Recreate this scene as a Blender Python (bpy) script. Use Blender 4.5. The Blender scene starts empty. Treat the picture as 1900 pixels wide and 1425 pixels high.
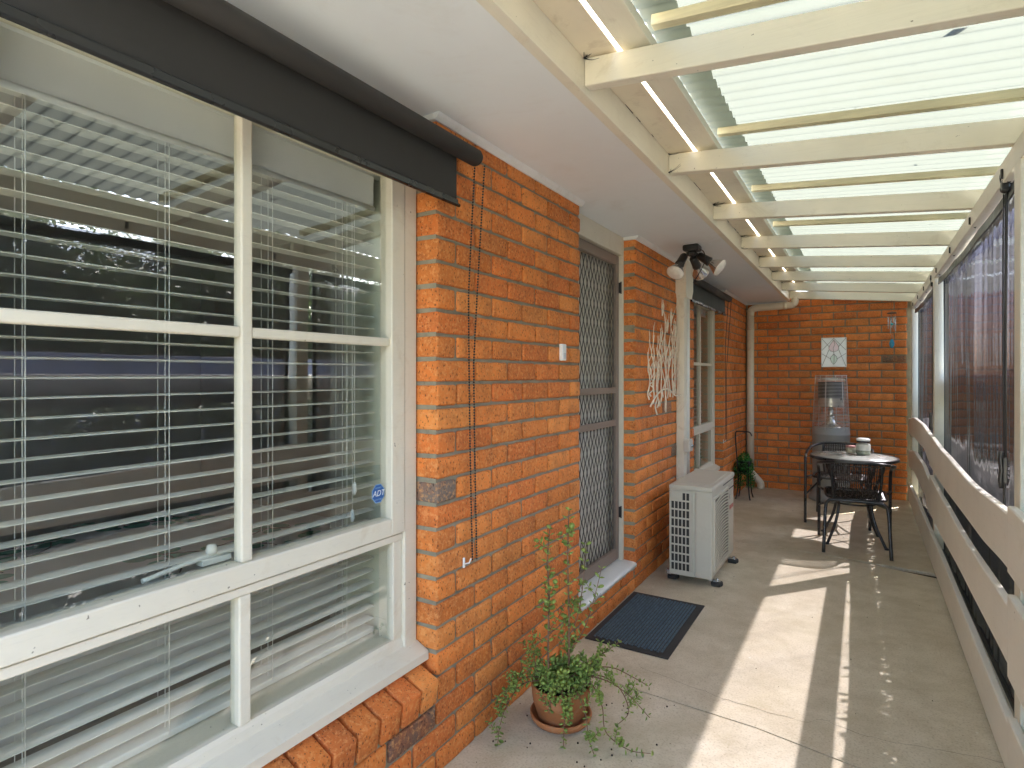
import bpy, bmesh, math, random
from math import sin, cos, pi, radians, sqrt
from mathutils import Vector, Matrix, noise as mn, Euler
random.seed(7)
SC = bpy.context.scene
C = SC.collection

# ------------------------------------------------------------------ camera
cam_d = bpy.data.cameras.new("camera"); cam = bpy.data.objects.new("camera", cam_d); C.objects.link(cam)
cam_d.sensor_width = 36; cam_d.lens = 36*1075/1900; cam_d.clip_start = .02; cam_d.clip_end = 800
cam.location = (0, 0, 1.40)
YAW = math.atan(653/1075)
cam.rotation_euler = (pi/2, 0, YAW)
cam_d.shift_y = -15.5/1900
SC.camera = cam
# ------------------------------------------------------------------ world, sun, exposure
w = bpy.data.worlds.new("World"); SC.world = w; w.use_nodes = True
nt = w.node_tree
for n in list(nt.nodes): nt.nodes.remove(n)
out = nt.nodes.new("ShaderNodeOutputWorld"); bg = nt.nodes.new("ShaderNodeBackground"); sky = nt.nodes.new("ShaderNodeTexSky")
sky.sky_type = 'NISHITA'; sky.sun_disc = False
SUN = Vector((.54, .697, 1.0)).normalized()
sky.sun_elevation = math.asin(SUN.z); sky.sun_rotation = math.atan2(SUN.x, SUN.y)
sky.dust_density = 2.5; sky.air_density = 1.0
bg.inputs[1].default_value = .15
nt.links.new(sky.outputs[0], bg.inputs[0]); nt.links.new(bg.outputs[0], out.inputs[0])
sl = bpy.data.lights.new("sun", 'SUN'); sl.energy = 4.0; sl.angle = radians(.5); sl.color = (1, .955, .89)
so = bpy.data.objects.new("sun", sl); C.objects.link(so); so.rotation_euler = SUN.to_track_quat('Z', 'Y').to_euler(); so.location = (8, 9, 12)
SC.view_settings.view_transform = 'Standard'; SC.view_settings.look = 'None'; SC.view_settings.gamma = 1
SC.view_settings.exposure = 3.65
SC.cycles.use_denoising = True
SC.cycles.max_bounces = 12; SC.cycles.diffuse_bounces = 6; SC.cycles.glossy_bounces = 5; SC.cycles.transparent_max_bounces = 24; SC.cycles.transmission_bounces = 8
SC.cycles.caustics_reflective = False; SC.cycles.caustics_refractive = False
SC.cycles.sample_clamp_indirect = 6

# ------------------------------------------------------------------ helpers
class MB:
    def __init__(s): s.v = []; s.f = []; s.m = []; s.sm = []; s.col = []; s.c = (1, 1, 1); s.hascol = False
    def add(s, vs, fs, mi=0, smooth=False):
        o = len(s.v); s.v += [tuple(p) for p in vs]; s.col += [s.c]*len(vs)
        s.f += [tuple(i+o for i in f) for f in fs]; s.m += [mi]*len(fs); s.sm += [smooth]*len(fs)
    def box(s, x0, x1, y0, y1, z0, z1, mi=0):
        s.add([(x0,y0,z0),(x1,y0,z0),(x1,y1,z0),(x0,y1,z0),(x0,y0,z1),(x1,y0,z1),(x1,y1,z1),(x0,y1,z1)],
              [(0,3,2,1),(4,5,6,7),(0,1,5,4),(1,2,6,5),(2,3,7,6),(3,0,4,7)], mi)
    def cb(s, x0, x1, y0, y1, z0, z1, b=.003, mi=0):   # chamfered box
        b = min(b, (x1-x0)*.45, (y1-y0)*.45, (z1-z0)*.45)
        bm = bmesh.new()
        m = Matrix.Translation(((x0+x1)/2, (y0+y1)/2, (z0+z1)/2)) @ Matrix.Diagonal((x1-x0, y1-y0, z1-z0, 1))
        bmesh.ops.create_cube(bm, size=1, matrix=m)
        bmesh.ops.bevel(bm, geom=bm.edges[:], offset=b, segments=2, profile=.5, affect='EDGES')
        s.bm(bm, mi)
    def bm(s, bm, mi=0, smooth=False):
        bm.verts.index_update(); s.add([v.co[:] for v in bm.verts], [[v.index for v in f.verts] for f in bm.faces], mi, smooth); bm.free()
    def beam(s, p, q, w, h, b=.003, mi=0, up=(0,0,1)):  # box from p to q, w sideways, h up, p/q on its axis
        p = Vector(p); q = Vector(q); d = q-p; L = d.length; d.normalize()
        u = Vector(up); r = d.cross(u).normalized(); u = r.cross(d)
        bm = bmesh.new()
        M = Matrix((( d.x, r.x, u.x, (p.x+q.x)/2),(d.y, r.y, u.y, (p.y+q.y)/2),(d.z, r.z, u.z, (p.z+q.z)/2),(0,0,0,1)))
        bmesh.ops.create_cube(bm, size=1, matrix=Matrix.Diagonal((L, w, h, 1)))
        if b: bmesh.ops.bevel(bm, geom=bm.edges[:], offset=b, segments=2, profile=.5, affect='EDGES')
        bm.transform(M); s.bm(bm, mi)
    def prism(s, prof, axis, a, b, mi=0, smooth=False):  # closed 2D profile swept along axis
        n = len(prof); vs = []
        for t in (a, b):
            for (p, q) in prof:
                vs.append((t,p,q) if axis == 'x' else (p,t,q) if axis == 'y' else (p,q,t))
        fs = [(i, (i+1)%n, n+(i+1)%n, n+i) for i in range(n)]
        s.add(vs, fs, mi, smooth); s.add(vs, [tuple(range(n))[::-1], tuple(range(n, 2*n))], mi)
    def tube(s, pts, r, n=8, mi=0, cap=True):
        pts = [Vector(p) for p in pts]; rs = r if isinstance(r, (list, tuple)) else [r]*len(pts)
        vs = []; fs = []; up = None
        for i, p in enumerate(pts):
            d = (pts[min(i+1, len(pts)-1)] - pts[max(i-1, 0)])
            if d.length < 1e-9: d = Vector((0,0,1))
            d.normalize()
            if up is None:
                up = Vector((0,0,1)) if abs(d.z) < .9 else Vector((1,0,0))
            r_ = d.cross(up)
            if r_.length < 1e-4: r_ = d.orthogonal()
            r_.normalize(); u_ = r_.cross(d).normalized(); up = u_
            for k in range(n):
                a = 2*pi*k/n; vs.append(p + (r_*cos(a) + u_*sin(a))*rs[i])
        for i in range(len(pts)-1):
            for k in range(n):
                fs.append((i*n+k, (i+1)*n+k, (i+1)*n+(k+1)%n, i*n+(k+1)%n))
        s.add(vs, fs, mi, True)
        if cap:
            o = len(s.v)-len(vs)
            s.f.append(tuple(o+k for k in range(n))); s.m.append(mi); s.sm.append(False)
            s.f.append(tuple(o+(len(pts)-1)*n+k for k in range(n))[::-1]); s.m.append(mi); s.sm.append(False)
    def lathe(s, prof, c=(0,0,0), n=32, mi=0, M=None, smooth=True):
        vs = []; fs = []
        for (r, z) in prof:
            for k in range(n):
                a = 2*pi*k/n; v = Vector((r*cos(a), r*sin(a), z))
                if M is not None: v = M @ v
                vs.append(v + Vector(c))
        for i in range(len(prof)-1):
            for k in range(n):
                fs.append((i*n+k, i*n+(k+1)%n, (i+1)*n+(k+1)%n, (i+1)*n+k))
        s.add(vs, fs, mi, smooth)
    def ball(s, c, r, seg=8, ring=5, mi=0):
        pr = [(max(1e-5, r*sin(pi*i/ring)), -r*cos(pi*i/ring)) for i in range(ring+1)]
        s.lathe(pr, c, seg, mi)
    def build(s, name, mat, parent=None, loc=None):
        me = bpy.data.meshes.new(name)
        off = Vector(loc) if loc is not None else Vector((0,0,0))
        if parent is not None: off = world_loc(parent)
        me.from_pydata([tuple(Vector(p)-off) for p in s.v], [], s.f)
        mats = mat if isinstance(mat, (list, tuple)) else [mat]
        for m in mats: me.materials.append(m)
        me.polygons.foreach_set("material_index", s.m)
        me.polygons.foreach_set("use_smooth", s.sm)
        if s.hascol:
            ca = me.color_attributes.new("tone", 'FLOAT_COLOR', 'POINT')
            flat = []
            for c in s.col: flat += [c[0], c[1], c[2], 1.0]
            ca.data.foreach_set("color", flat)
        me.validate(); me.update()
        o = bpy.data.objects.new(name, me); C.objects.link(o)
        if parent is not None: o.parent = parent
        elif loc is not None: o.location = loc
        return o
def world_loc(o):
    v = Vector(o.location); p = o.parent
    while p is not None: v = v + Vector(p.location); p = p.parent
    return v
def tag(o, label=None, cat=None, group=None, kind=None):
    if label: o["label"] = label
    if cat: o["category"] = cat
    if group: o["group"] = group
    if kind: o["kind"] = kind
    return o
def empty(name, loc, label, cat, group=None):
    o = bpy.data.objects.new(name, None); C.objects.link(o); o.location = loc; o.empty_display_size = .1
    return tag(o, label, cat, group)
def copy_tree(o, parent=None):
    c = o.copy(); C.objects.link(c)
    if parent is not None: c.parent = parent
    for ch in list(o.children): copy_tree(ch, c)
    return c
def smooth_path(pts, k=6):
    P = [Vector(p) for p in pts]; P = [P[0]*2-P[1]] + P + [P[-1]*2-P[-2]]; o = []
    for i in range(1, len(P)-2):
        for j in range(k):
            t = j/k; a, b, c, d = P[i-1], P[i], P[i+1], P[i+2]
            o.append(.5*((2*b)+(c-a)*t+(2*a-5*b+4*c-d)*t*t+(3*b-a-3*c+d)*t**3))
    o.append(P[-2]); return o

# ------------------------------------------------------------------ materials
def newmat(name):
    m = bpy.data.materials.new(name); m.use_nodes = True; t = m.node_tree
    for n in list(t.nodes): t.nodes.remove(n)
    return m, t, t.nodes.new, t.links.new
def ramp(t, stops):
    r = t.nodes.new("ShaderNodeValToRGB"); e = r.color_ramp.elements
    e[0].position = stops[0][0]; e[0].color = (*stops[0][1], 1); e[1].position = stops[-1][0]; e[1].color = (*stops[-1][1], 1)
    for p, c in stops[1:-1]:
        x = e.new(p); x.color = (*c, 1)
    return r
def mixc(t, fac, a, b, mode='MIX'):
    n = t.nodes.new("ShaderNodeMix"); n.data_type = 'RGBA'; n.blend_type = mode
    for i, v in ((0, fac), (6, a), (7, b)):
        if isinstance(v, (int, float)): n.inputs[i].default_value = v
        elif isinstance(v, tuple): n.inputs[i].default_value = (*v, 1)
        else: t.links.new(v, n.inputs[i])
    return n.outputs[2]
def noisen(t, scale, detail=4, rough=.55, vec=None, dist=0):
    n = t.nodes.new("ShaderNodeTexNoise"); n.inputs["Scale"].default_value = scale; n.inputs["Detail"].default_value = detail
    n.inputs["Roughness"].default_value = rough; n.inputs["Distortion"].default_value = dist
    if vec is not None: t.links.new(vec, n.inputs["Vector"])
    return n
def coords(t, scl=(1,1,1)):
    g = t.nodes.new("ShaderNodeTexCoord"); m = t.nodes.new("ShaderNodeMapping"); m.inputs["Scale"].default_value = scl
    t.links.new(g.outputs["Object"], m.inputs["Vector"]); return m.outputs[0]
def bump(t, h, strength=.3, dist=.002, nrm=None):
    b = t.nodes.new("ShaderNodeBump"); b.inputs["Strength"].default_value = strength; b.inputs["Distance"].default_value = dist
    t.links.new(h, b.inputs["Height"])
    if nrm is not None: t.links.new(nrm, b.inputs["Normal"])
    return b.outputs[0]
def rng(t, v, a, b, c, d):
    n = t.nodes.new("ShaderNodeMapRange")
    for i, x in enumerate((a, b, c, d)): n.inputs[i+1].default_value = x
    t.links.new(v, n.inputs[0]); return n.outputs[0]
def M(name, col, rough=.5, var=.12, nscale=6, bscale=60, bstr=.15, bdist=.001, metal=0, scl=(1,1,1), spec=.5, dirt=None, dirt_amt=.5, dscale=9):
    m, t, N, L = newmat(name); v = coords(t, scl)
    n1 = noisen(t, nscale, 5, .6, v); n2 = noisen(t, bscale, 4, .6, v)
    c = mixc(t, rng(t, n1.outputs[0], .3, .7, 0, 1), tuple(x*(1-var) for x in col), tuple(min(1, x*(1+var)) for x in col))
    if dirt:
        n3 = noisen(t, dscale, 8, .7, v, .5)
        c = mixc(t, rng(t, n3.outputs[0], .54, .72, 0, dirt_amt), c, dirt)
    p = N("ShaderNodeBsdfPrincipled"); o = N("ShaderNodeOutputMaterial")
    L(c, p.inputs["Base Color"]); L(rng(t, n1.outputs[0], .3, .7, max(0, rough-.08), min(1, rough+.08)), p.inputs["Roughness"]); p.inputs["Metallic"].default_value = metal
    p.inputs["Specular IOR Level"].default_value = spec
    L(bump(t, n2.outputs[0], bstr, bdist), p.inputs["Normal"]); L(p.outputs[0], o.inputs[0]); return m

CREAM = (.76, .73, .62)
def wood_paint(name, scl, col=CREAM, var=.07, dirt=(.33,.27,.17), da=.35):
    m, t, N, L = newmat(name); v = coords(t, scl); v0 = coords(t)
    g = noisen(t, 14, 5, .6, v, .3); n1 = noisen(t, 2.2, 4, .6, v0); sp = noisen(t, 70, 2, .5, v0); st = noisen(t, 4.5, 7, .75, v0, .8)
    c = mixc(t, rng(t, n1.outputs[0], .3, .7, 0, 1), tuple(x*(1-var) for x in col), tuple(x*(1+var) for x in col))
    c = mixc(t, rng(t, g.outputs[0], .55, .75, 0, .22), c, tuple(x*.7 for x in col))
    c = mixc(t, rng(t, st.outputs[0], .56, .75, 0, da), c, dirt)
    c = mixc(t, rng(t, sp.outputs[0], .74, .78, 0, .8), c, (.10,.08,.05))
    p = N("ShaderNodeBsdfPrincipled"); o = N("ShaderNodeOutputMaterial")
    L(c, p.inputs["Base Color"]); p.inputs["Roughness"].default_value = .48
    L(bump(t, g.outputs[0], .35, .0015), p.inputs["Normal"]); L(p.outputs[0], o.inputs[0]); return m
m_wx = wood_paint("painted timber along x", (.6, 9, 9)); m_wy = wood_paint("painted timber along y", (9, .6, 9)); m_wz = wood_paint("painted timber upright", (9, 9, .6))
m_rail = wood_paint("painted rail timber", (9, .6, 9), (.85,.82,.74), .05, (.50,.44,.34), .25)
m_fascia = wood_paint("painted fascia timber", (9, .6, 9), (.80,.76,.64), .07, (.45,.36,.24), .3)
m_frame = wood_paint("painted window timber", (9, 1.5, 9), (.70,.65,.53), .05, (.48,.35,.2), .35)
m_gutter = M("cream gutter metal", (.76,.68,.54), .4, .08, 3, 40, .1, dirt=(.35,.25,.15), dirt_amt=.4)
m_batten = M("aged yellow batten timber", (.60,.56,.38), .75, .15, 5, 40, .4, .002, scl=(.6,9,9), dirt=(.32,.23,.10), dirt_amt=.6)
m_soffit = M("soffit paint", (.79,.83,.86), .75, .03, 1.5, 120, .05, dirt=(.66,.65,.63), dirt_amt=.35, dscale=3)
m_white = M("white gloss paint", (.78,.79,.78), .35, .04, 8, 50, .4, .002, dirt=(.5,.45,.38), dirt_amt=.3)
m_black = M("black plastic", (.018,.018,.018), .38, .2, 20, 80, .1)
m_blackm = M("black powder coated steel", (.022,.022,.024), .32, .2, 20, 200, .1)
m_brown = M("brown aluminium", (.24,.185,.15), .42, .1, 12, 150, .08)
m_chrome = M("grey metal", (.55,.55,.54), .28, .1, 15, 80, .05, metal=.9)
m_ac = M("beige grey enamel", (.56,.54,.46), .38, .03, 4, 200, .04, dirt=(.40,.37,.30), dirt_amt=.3)
m_dark = M("dark recess", (.035,.035,.033), .7, .2)
m_terra = M("terracotta", (.40,.155,.055), .75, .14, 9, 160, .3, .001, dirt=(.50,.34,.22), dirt_amt=.35)
m_soil = M("potting soil", (.035,.022,.014), .95, .5, 60, 120, 1, .012)
m_pipe = M("cream pipe paint", (.78,.73,.60), .38, .05, 5, 60, .08, dirt=(.38,.27,.14), dirt_amt=.4)
m_plaster = M("room plaster", (.50,.49,.45), .8, .05)
m_carpet = M("room carpet", (.16,.14,.12), .95, .2, 40, 300, .5)
m_venetian = M("white slat", (.74,.74,.68), .42, .03, 5, 60, .03)
m_cord = M("white cord", (.80,.80,.77), .7, .05)
m_lining = M("pale green window lining", (.60,.63,.52), .5, .05)
m_room_blind = M("light grey blind cloth", (.88,.88,.88), .7, .03, 5, 300, .1)
m_door = M("grey beige door", (.66,.64,.56), .45, .05, 4, 80, .08)
m_rubber = M("black rubber", (.03,.03,.03), .75, .2, 40, 200, .3)

def brick_material(name="brick"):
    m, t, N, L = newmat(name); v = coords(t)
    at = N("ShaderNodeAttribute"); at.attribute_name = "tone"
    n1 = noisen(t, 11, 6, .65, v, .2); n2 = noisen(t, 75, 5, .7, v); n3 = noisen(t, 240, 3, .6, v)
    vo = N("ShaderNodeTexVoronoi"); vo.inputs["Scale"].default_value = 95; vo.inputs["Randomness"].default_value = 1; L(v, vo.inputs["Vector"])
    v2 = coords(t, (1.2, 1.2, .55)); vp = N("ShaderNodeTexVoronoi"); vp.inputs["Scale"].default_value = 105; L(v2, vp.inputs["Vector"])
    c = mixc(t, rng(t, n1.outputs[0], .42, .68, 0, .6), at.outputs["Color"], (.38, .11, .032))
    c = mixc(t, rng(t, n2.outputs[0], .50, .66, 0, .6), c, (.82, .40, .14))
    # dark ironspot flecks and pits
    spot = rng(t, vp.outputs["Distance"], .12, .34, 1, 0); gate = rng(t, n2.outputs[0], .45, .55, 1, 0)
    mul = N("ShaderNodeMath"); mul.operation = 'MULTIPLY'; L(spot, mul.inputs[0]); L(gate, mul.inputs[1])
    c = mixc(t, mul.outputs[0], c, (.045, .016, .010))
    # white grit
    ws = rng(t, vo.outputs["Distance"], .06, .12, 1, 0); nz = noisen(t, 7, 2, .5, v); wg = rng(t, nz.outputs[0], .55, .62, 0, .75)
    m2 = N("ShaderNodeMath"); m2.operation = 'MULTIPLY'; L(ws, m2.inputs[0]); L(wg, m2.inputs[1])
    c = mixc(t, m2.outputs[0], c, (.70, .56, .42))
    h = N("ShaderNodeMath"); h.operation = 'SUBTRACT'; L(n3.outputs[0], h.inputs[0]); L(mul.outputs[0], h.inputs[1])
    h2 = N("ShaderNodeMath"); h2.operation = 'MULTIPLY_ADD'; L(n2.outputs[0], h2.inputs[0]); h2.inputs[1].default_value = 1.2; L(h.outputs[0], h2.inputs[2])
    p = N("ShaderNodeBsdfPrincipled"); o = N("ShaderNodeOutputMaterial"); L(c, p.inputs["Base Color"]); p.inputs["Roughness"].default_value = .66
    p.inputs["Specular IOR Level"].default_value = .35
    L(bump(t, h2.outputs[0], .9, .0026), p.inputs["Normal"]); L(p.outputs[0], o.inputs[0]); return m
m_brick = brick_material()
m_mortar = M("mortar", (.28,.255,.185), .95, .25, 9, 220, .8, .003, dirt=(.17,.145,.10), dirt_amt=.7, dscale=22)

def glass_material(name, ior, tint, rough=0.0, wav=0):
    m, t, N, L = newmat(name)
    fr = N("ShaderNodeFresnel"); fr.inputs[0].default_value = ior
    g = N("ShaderNodeNewGeometry"); inv = N("ShaderNodeMath"); inv.operation = 'SUBTRACT'; inv.inputs[0].default_value = 1; L(g.outputs["Backfacing"], inv.inputs[1])
    fm = N("ShaderNodeMath"); fm.operation = 'MULTIPLY'; L(fr.outputs[0], fm.inputs[0]); L(inv.outputs[0], fm.inputs[1])
    tr = N("ShaderNodeBsdfTransparent"); tr.inputs[0].default_value = (*tint, 1); gl = N("ShaderNodeBsdfGlossy"); gl.inputs["Roughness"].default_value = rough
    if wav:
        v = coords(t, (1,1,.7)); n = noisen(t, 2.5, 2, .5, v); b = bump(t, n.outputs[0], wav, .004); L(b, gl.inputs["Normal"])
    mx = N("ShaderNodeMixShader"); o = N("ShaderNodeOutputMaterial")
    L(fm.outputs[0], mx.inputs[0]); L(tr.outputs[0], mx.inputs[1]); L(gl.outputs[0], mx.inputs[2]); L(mx.outputs[0], o.inputs[0]); return m
m_glass = glass_material("window glass", 2.6, (.965,.98,.96), 0, .25)

def sheet_material(name="corrugated polycarbonate", K=1.0):
    m, t, N, L = newmat(name); v = coords(t); n1 = noisen(t, 3, 6, .7, v)
    v2 = coords(t, (.5, 8, 1)); n2 = noisen(t, 4, 4, .6, v2)
    c = mixc(t, rng(t, n1.outputs[0], .5, .8, 0, .35), tuple(K*q for q in (.055,.0605,.051)), tuple(K*q for q in (.043,.046,.033)))
    c = mixc(t, rng(t, n2.outputs[0], .55, .8, 0, .3), c, tuple(K*q for q in (.049,.052,.043)))
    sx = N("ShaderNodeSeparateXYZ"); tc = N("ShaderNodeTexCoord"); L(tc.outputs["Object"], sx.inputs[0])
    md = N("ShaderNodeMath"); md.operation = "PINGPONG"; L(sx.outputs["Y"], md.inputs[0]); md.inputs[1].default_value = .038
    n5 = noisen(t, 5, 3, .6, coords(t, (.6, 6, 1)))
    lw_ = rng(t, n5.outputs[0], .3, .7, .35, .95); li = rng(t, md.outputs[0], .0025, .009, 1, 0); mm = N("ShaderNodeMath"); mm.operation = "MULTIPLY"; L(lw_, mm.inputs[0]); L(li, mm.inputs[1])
    c = mixc(t, mm.outputs[0], c, tuple(K*q for q in (.015,.016,.012)))  # dark line painted along each rib, stands in for the corrugation's shading
    tl = N("ShaderNodeBsdfTranslucent"); L(c, tl.inputs[0]); df = N("ShaderNodeBsdfDiffuse"); L(c, df.inputs[0])
    a = N("ShaderNodeMixShader"); a.inputs[0].default_value = .25; L(tl.outputs[0], a.inputs[1]); L(df.outputs[0], a.inputs[2])
    gl = N("ShaderNodeBsdfGlossy"); gl.inputs["Roughness"].default_value = .25; b = N("ShaderNodeMixShader"); b.inputs[0].default_value = .05
    o = N("ShaderNodeOutputMaterial"); L(a.outputs[0], b.inputs[1]); L(gl.outputs[0], b.inputs[2]); L(b.outputs[0], o.inputs[0]); return m
m_sheet = sheet_material(); m_sheet2 = sheet_material("lightened overlap polycarbonate", 5.2)  # overlap copy lightened to cancel the darkening of the doubled sheets

def pvc_material():
    m, t, N, L = newmat("smoky clear plastic"); v = coords(t, (1, 1, .12)); n1 = noisen(t, 11, 4, .6, v, .4); v2 = coords(t, (1,1,.5)); n2 = noisen(t, 4, 3, .5, v2)
    ad = N("ShaderNodeMath"); ad.operation = 'MULTIPLY_ADD'; L(n1.outputs[0], ad.inputs[0]); ad.inputs[1].default_value = .7; L(n2.outputs[0], ad.inputs[2])
    nb = bump(t, ad.outputs[0], .5, .006)
    lw = N("ShaderNodeLayerWeight"); lw.inputs[0].default_value = .38; L(nb, lw.inputs["Normal"])
    fc = N("ShaderNodeLayerWeight"); fc.inputs[0].default_value = .5; cs = N("ShaderNodeMath"); cs.operation = 'SUBTRACT'; cs.inputs[0].default_value = 1; L(fc.outputs["Facing"], cs.inputs[1])
    mxm = N("ShaderNodeMath"); mxm.operation = 'MAXIMUM'; L(cs.outputs[0], mxm.inputs[0]); mxm.inputs[1].default_value = .12; iv = N("ShaderNodeMath"); iv.operation = 'DIVIDE'; iv.inputs[0].default_value = 1; L(mxm.outputs[0], iv.inputs[1])
    cc = N("ShaderNodeCombineColor")
    for k, tv in enumerate((.57, .562, .59)):                     # absorption grows with the slant of the path through the tinted sheet
        pw = N("ShaderNodeMath"); pw.operation = 'POWER'; pw.inputs[0].default_value = tv; L(iv.outputs[0], pw.inputs[1]); L(pw.outputs[0], cc.inputs[k])
    tr = N("ShaderNodeBsdfTransparent"); L(cc.outputs[0], tr.inputs[0])
    gl = N("ShaderNodeBsdfGlossy"); gl.inputs["Roughness"].default_value = .07; gl.inputs[0].default_value = (.9,.9,.93,1); L(nb, gl.inputs["Normal"])
    df = N("ShaderNodeBsdfDiffuse"); df.inputs[0].default_value = (.24,.265,.31,1)
    a = N("ShaderNodeMixShader"); a.inputs[0].default_value = .46; L(tr.outputs[0], a.inputs[1]); L(df.outputs[0], a.inputs[2])
    b = N("ShaderNodeMixShader"); L(rng(t, lw.outputs["Fresnel"], 0, 1, .02, .30), b.inputs[0]); L(a.outputs[0], b.inputs[1]); L(gl.outputs[0], b.inputs[2])
    o = N("ShaderNodeOutputMaterial"); L(b.outputs[0], o.inputs[0]); return m
m_pvc = pvc_material()

def concrete_material():
    m, t, N, L = newmat("aged concrete"); v = coords(t)
    a = noisen(t, 1.1, 6, .6, v, .4); b = noisen(t, 5, 7, .7, v, .2); c0 = noisen(t, 120, 3, .6, v); sp = noisen(t, 38, 4, .75, v)
    c = mixc(t, rng(t, a.outputs[0], .35, .65, 0, 1), (.56,.49,.36), (.70,.64,.51))
    c = mixc(t, rng(t, b.outputs[0], .42, .68, 0, .75), c, (.45,.385,.26))
    c = mixc(t, rng(t, c0.outputs[0], .52, .70, 0, .7), c, (.34,.285,.195))
    c = mixc(t, rng(t, c0.outputs[0], .48, .32, 0, .45), c, (.62,.57,.48))
    c = mixc(t, rng(t, sp.outputs[0], .70, .76, 0, .8), c, (.13,.10,.07))
    big = noisen(t, .7, 8, .72, v, 1.2); c = mixc(t, rng(t, big.outputs[0], .50, .66, 0, .6), c, (.47,.41,.27))
    c = mixc(t, rng(t, big.outputs[0], .44, .30, 0, .5), c, (.72,.69,.59))
    vo = N("ShaderNodeTexVoronoi"); vo.inputs["Scale"].default_value = 7; L(v, vo.inputs["Vector"])
    c = mixc(t, rng(t, vo.outputs["Distance"], .03, .045, .8, 0), c, (.72,.70,.62))
    p = N("ShaderNodeBsdfPrincipled"); o = N("ShaderNodeOutputMaterial"); L(c, p.inputs["Base Color"]); p.inputs["Specular IOR Level"].default_value = .4
    L(rng(t, b.outputs[0], .3, .7, .42, .62), p.inputs["Roughness"])
    ad = N("ShaderNodeMath"); ad.operation = 'MULTIPLY_ADD'; L(b.outputs[0], ad.inputs[0]); ad.inputs[1].default_value = 2; L(c0.outputs[0], ad.inputs[2])
    L(bump(t, ad.outputs[0], .3, .0015), p.inputs["Normal"]); L(p.outputs[0], o.inputs[0]); return m
m_conc = concrete_material()
m_gap = M("joint dirt and step shade", (.05,.04,.03), .95, .3)
m_crack = M("crack", (.10,.08,.055), .95, .3)

def leafmat(name, a, b, rough=.4):
    m, t, N, L = newmat(name); v = coords(t); n = noisen(t, 12, 3, .6, v)
    inf = N("ShaderNodeNewGeometry")
    f = N("ShaderNodeMath"); f.operation = 'MULTIPLY_ADD'; L(inf.outputs["Random Per Island"], f.inputs[0]); f.inputs[1].default_value = .7; f2 = N("ShaderNodeMath"); f2.operation = 'MULTIPLY'; f2.inputs[1].default_value = .35; L(n.outputs[0], f2.inputs[0]); L(f2.outputs[0], f.inputs[2])
    c = mixc(t, f.outputs[0], a, b)
    p = N("ShaderNodeBsdfPrincipled"); L(c, p.inputs["Base Color"]); p.inputs["Roughness"].default_value = rough
    tl = N("ShaderNodeBsdfTranslucent"); L(c, tl.inputs[0]); mx = N("ShaderNodeMixShader"); mx.inputs[0].default_value = .25
    o = N("ShaderNodeOutputMaterial"); L(p.outputs[0], mx.inputs[1]); L(tl.outputs[0], mx.inputs[2]); L(mx.outputs[0], o.inputs[0]); return m
m_leaf = leafmat("succulent leaf", (.14,.24,.05), (.42,.55,.13), .32)
m_fern = leafmat("bright green leaf", (.015,.10,.02), (.05,.30,.05), .45)
m_tree = leafmat("tree leaf", (.03,.055,.015), (.09,.13,.035), .55)
m_bark = M("bark", (.12,.09,.065), .9, .3, 12, 40, 1, .01, scl=(3,3,.8))
m_stem = M("brown stem", (.20,.11,.06), .7, .25, 30, 90, .4)

# ------------------------------------------------------------------ ground, floor
W = -1.277; WY = 7.83; SOF = 2.315
def quad(mb, pts, z0, z1):
    n = len(pts); mb.add([(x,y,z1) for x,y in pts]+[(x,y,z0) for x,y in pts], [tuple(range(n))]+[(i, n+i, n+(i+1)%n, (i+1)%n) for i in range(n)])
g = MB(); g.box(.70, 4.75, -14, 30, -.3, -.20)
tag(g.build("path", M("gravel drive", (.42,.40,.35), .95, .2, 3, 60, 1, .02, dirt=(.3,.26,.2), dirt_amt=.5), loc=(3,0,-.25)), kind="structure")
g = MB(); g.box(-60, 160, -120, 120, -.6, -.22)
tag(g.build("ground", M("dry grass ground", (.13,.12,.055), .95, .35, .4, 30, 1, .03), loc=(0,0,-.3)), kind="structure")
g = MB()
for pts in ([(-1.45,-3),(.70,-3),(.70,2.325),(.1,2.385),(-.37,2.468),(-1.45,2.515)],
            [(-1.45,2.524),(-.37,2.477),(.1,2.394),(.70,2.334),(.70,4.885),(.40,4.945),(-.02,5.075),(-.38,5.135),(-1.45,5.185)],
            [(-1.45,5.195),(-.38,5.147),(-.02,5.108),(.40,5.062),(.70,5.03),(.70,8.1),(-1.45,8.1)]):
    quad(g, pts, -.12, 0)
g.box(-1.45, .70, -3, 8.1, -.2, -.022, 1)  # dark base: dirt in the joints, painted step shade where the joint widens
g.m[-6:] = [1]*6
tag(g.build("patio_floor", [m_conc, m_gap], loc=(0,2,0)), kind="structure")
g = MB()
def crack(pts, wd):
    P = smooth_path([(x,y,.0012) for x,y in pts], 14); vs = []; fs = []
    for i, p in enumerate(P):
        k = wd*(.5+.9*abs(mn.noise(p*9))); j = mn.noise(p*14)*.012 + mn.noise(p*45)*.005
        vs += [(p.x, p.y+j-k, .0012), (p.x, p.y+j+k, .0012)]
        if i: fs.append((2*i-2, 2*i, 2*i+1, 2*i-1))
    g.add(vs, fs)
crack([(-.92,2.70),(-.70,2.655),(-.515,2.622),(-.23,2.612),(-.136,2.669),(-.005,2.633),(.152,2.659),(.334,2.701),(.44,2.71)], .0011)
crack([(.05,5.62),(.12,5.60),(.20,5.50),(.27,5.47)], .0010)
tag(g.build("floor_crack", m_crack, loc=(0,2.6,0)), "hairline cracks wandering across the concrete patio", "cracks", kind="stuff")

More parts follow.
